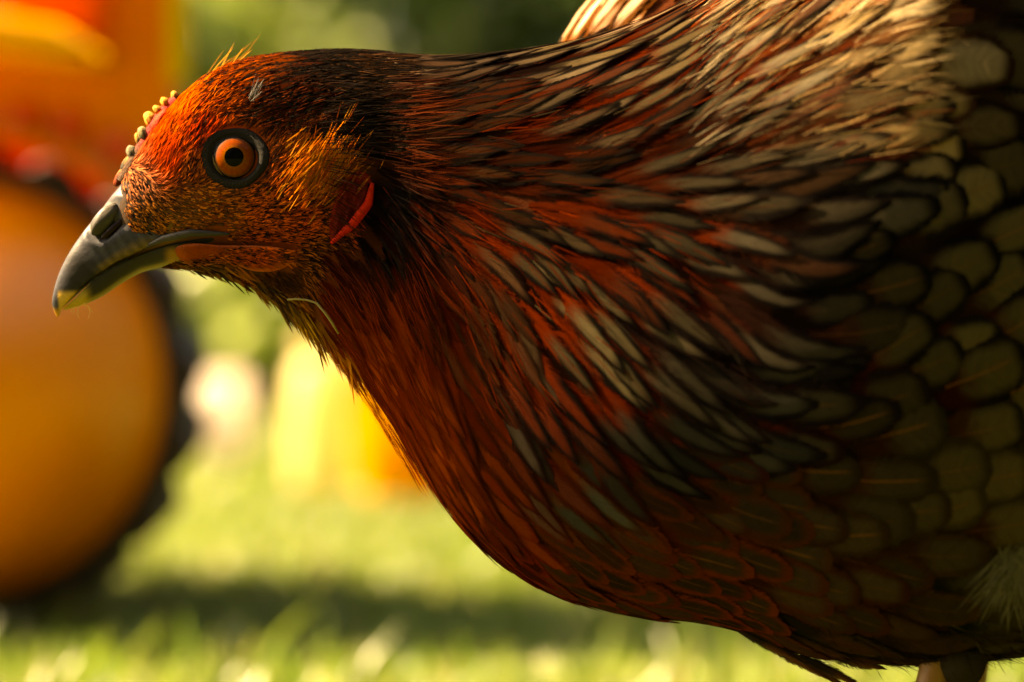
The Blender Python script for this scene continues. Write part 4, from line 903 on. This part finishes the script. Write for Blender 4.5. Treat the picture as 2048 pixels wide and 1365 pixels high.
# ---- wattle and ear lobe: soft flaps with their own thickness
def flap(name, outl, thick, out, ca, cb_, cen=None, sides=(-1, 1), rim=0.0, mat=M_FLESH, droop=0, crease=0.0):
    P = np.array(outl, float); m = 64                            # resample, smooth closed outline
    t = np.arange(len(P)); tt = np.linspace(0, len(P), m, endpoint=False); i = tt.astype(int); f = (tt - i)[:, None]
    g = lambda k: P[(i + k) % len(P)]
    Q = .5 * ((2 * g(0)) + (-g(-1) + g(1)) * f + (2*g(-1) - 5*g(0) + 4*g(1) - g(2)) * f**2 + (-g(-1) + 3*g(0) - 3*g(1) + g(2)) * f**3)
    c = np.array(cen) if cen is not None else Q.mean(0)
    for sy in sides:
        V = []; C = []; rings = (1.0, .97, .93, .88, .82, .76, .69, .62, .54, .46, .38, .30, .22, .14, .02)
        for r in rings:
            for k in range(m):
                x, y = c + (Q[k] - c) * r; hgt = thick * math.sqrt(max(0, 1 - r ** 3)) + crease * math.sin(x * .33 + 1.2 * math.sin(y * .06)) * math.sin(y * .09 + x * .05) * min(1, (1 - r) * 4) + rim * math.exp(-((r - .90) / .07) ** 2)
                p, n = surf((x - 1024) * NK, (682.5 - y + droop) * NK, sy); py_ = p.y if p is not None else sy * .009
                V.append(Vector(((x - 1024) * NK, py_ + sy * (out + hgt), (682.5 - y) * NK)))
                w = math.exp(-((r - .92) / .10) ** 2); C.append(np.array(ca) * (1 - w) + np.array(cb_) * w)
        mesh_from(name, V, grid_faces(len(rings), m, 0, True), mat, hen, cols=np.array(C))
flap('wattle', [(346, 496), (380, 486), (440, 490), (520, 492), (580, 500), (594, 514), (574, 533), (540, 543), (500, 541), (470, 530), (440, 524), (410, 530), (378, 531), (355, 520)], .0016, .0016, (.12, .018, .0025), (.17, .032, .004), (470, 510), droop=14, crease=.0002)
flap('ear_lobe', [(690, 362), (715, 345), (738, 352), (748, 380), (740, 412), (716, 448), (690, 474), (668, 490), (660, 478), (662, 440), (672, 400)], .0007, .0001, (.075, .005, .0018), (.12, .007, .002), (708, 418), rim=0.0, crease=.00045)
# the swollen lower rim of the ear lobe
for sy in (-1, 1):
    pts = []; rad = []
    for t in np.linspace(0, 1, 18):
        x = np.interp(t, [0, .3, .65, 1], [746, 738, 706, 664]); y = np.interp(t, [0, .3, .65, 1], [368, 410, 452, 488]); p, n = surf((x - 1024) * NK, (682.5 - y) * NK, sy)
        pts.append((p.x, p.y + sy * .0013, p.z)); rad.append(.0009 * math.sin(math.pi * (.08 + .86 * t)) + .0002)
    V, F = tube(pts, rad, 12); o = mesh_from('ear_lobe_rim', V, F, M_FLESH, hen, cols=np.array([.30, .011, .003])); 

# ---- legs
def leg(px, y, lift=0.0, bendx=0.0):
    x = (px - 1024) * K; root_z = at(0, 1270).z
    hock = Vector((x + .004, y, root_z - .006)); foot = Vector((x - .014 + bendx, y, GZ + .012 + lift))
    pts = [hock + Vector((.008, 0, .030)), hock + Vector((.002, 0, .010)), hock, hock.lerp(foot, .35), hock.lerp(foot, .7), foot]
    V, F = tube(pts, [.0045, .0042, .0038, .0031, .0031, .0044], 14)
    o = mesh_from('leg', V, F, M_SCALE, hen, cols=np.array([.11, .042, .005]))
    for i in range(9):                                            # scutes down the front of the shank
        t = .1 + .1 * i; p = hock.lerp(foot, t); V = []
        for (w_, h_, o_) in ((.0027, .0045, .0014), (.0027, -.0015, .0017), (.0024, -.0045, .0030)):
            for s_ in (-1, -.4, .4, 1): V.append(p + Vector((-o_ - .0020 * (1 - s_ * s_), s_ * w_, h_)))
        mesh_from('scute', V, grid_faces(3, 4), M_SCALE, o, cols=np.array([.08, .032, .006]))
    for (ax, ay, L) in ((-1, 0, .055), (-.82, -.55, .045), (-.82, .55, .045), (.9, .15, .024)):
        d = Vector((ax, ay, 0)).normalized(); tip = foot + d * L; tip.z = GZ + .004 + lift
        V, F = tube([foot, foot + d * L * .35 + Vector((0, 0, .002)), foot + d * L * .75 - Vector((0, 0, .005)), tip], [.0062, .005, .0042, .003], 10)
        tn = mesh_from('toe', V, F, M_SCALE, o, cols=np.array([.42, .24, .07]))
        V, F = tube([tip, tip + d * .006 + Vector((0, 0, .001)), tip + d * .012 - Vector((0, 0, .002))], [.0028, .002, .0004], 8); mesh_from('claw', V, F, M_HORN, o, cols=np.array([.06, .05, .035]))
leg(1800, -.028); leg(1960, .030, .0, .01)
# dark feathered thigh hanging behind the near leg
def thigh(px, py, y, a, b, col):
    V = []; C = []
    for i in range(17):
        t = math.pi * i / 16
        for k in range(22):
            ph = 2 * math.pi * k / 22; V.append(((px + a * math.sin(t) * math.cos(ph) - 1024) * K, y + .016 * math.sin(t) * math.sin(ph), (682.5 - (py - b * math.cos(t))) * K)); C.append(col)
    return mesh_from('thigh', V, grid_faces(17, 22, 0, True), M_SKIN, hen, cols=np.array(C))
thigh(1880, 1290, -.020, 62, 74, (.014, .011, .008))
# long loose belly feathers trailing below
for (x, y, a, L, W) in ((1500, 1262, -30, 180, 15), (1540, 1285, -29, 190, 13), (1590, 1300, -27, 170, 12), (1470, 1250, -27, 150, 15), (1640, 1290, -16, 120, 22), (1700, 1290, -10, 130, 22), (1780, 1285, -14, 110, 22)):
    p0 = Vector(((x - 1024) * K, -.012 + random.uniform(-.006, .006), (682.5 - y) * K)); d = Vector((math.cos(R(a)), 0, math.sin(R(a)))); S = Vector((-d.z, 0, d.x)); V = []
    for v in ROWS:
        for u in COLS: V.append(p0 + d * L * K * v + S * (u * W * K * (.5 + .5 * math.sin(min(v * 2, 1) * 1.57)) * (1 if v < .5 else max(.05, 1 - (v - .5) * 1.9))) + Vector((0, -.002 * (1 - u * u), 0)))
    o = link('belly_feather', feather_mesh('belly_feather', [V], [BRN], [(.05, .03, .012)], [BLK], [.2], [random.random()], [0]), M_FEATHER, hen)
# tail feathers out to the right
for i in range(9):
    a = R(18 + i * 5); p0 = Vector(((3220 - 1024) * K, (i - 4) * .006, (682.5 - 330) * K)); d = Vector((math.cos(a), (i - 4) * .03, math.sin(a))).normalized(); S = Vector((-d.z, .35 * (i - 4) / 4, d.x)).normalized(); V = []
    for v in ROWS:
        for u in COLS: V.append(p0 + d * .11 * v + S * u * .016 * math.sqrt(max(.02, 1 - (v * .98) ** 4)))
    link('tail_feather', feather_mesh('tail_feather', [V], [OLV], [BLK], [BLK], [.4], [random.random()], [1]), M_FEATHER, hen)

# ---- small stray things on the hen
def stray():
    MS = mat_vcol('dry_stem', .7, .2, 2500, .0001)
    pts = [(572, 599), (590, 598), (612, 600), (632, 606), (650, 626), (664, 646), (676, 668)]
    P = []
    for (x, y) in pts:
        p, n = surf((x - 1024) * NK, (682.5 - y + 10) * NK, -1); P.append((((x - 1024) * NK), p.y - .0030, (682.5 - y) * NK))
    V, F = tube(P, [.00022, .00026, .0002, .00028, .0003, .00032, .0002], 8)
    o = mesh_from('dry_stem', V, F, MS, None, cols=np.array([.13, .10, .03])); tag(o, 'thin bent dry plant stem caught in the throat feathers of the hen', 'plant stem')
    V = []; F = []
    for k in range(5):
        P = []; x, y = 160 + k * 3, 606
        for j in range(9): P.append(((x - 1024) * K, -.001 + random.gauss(0, .0004), (682.5 - y) * K)); x += random.uniform(-6, 6) + (2 if k % 2 else -2); y += random.uniform(-1, 6.5)
        v, f = tube(P, [.00006] * 9, 5); n0 = len(V); V += v; F += [tuple(i + n0 for i in ff) for ff in f]
    o = mesh_from('fluff', V, F, MS, None, cols=np.array([.6, .36, .10])); tag(o, 'wisp of tangled fluff hanging under the tip of the beak', 'fluff')
stray()
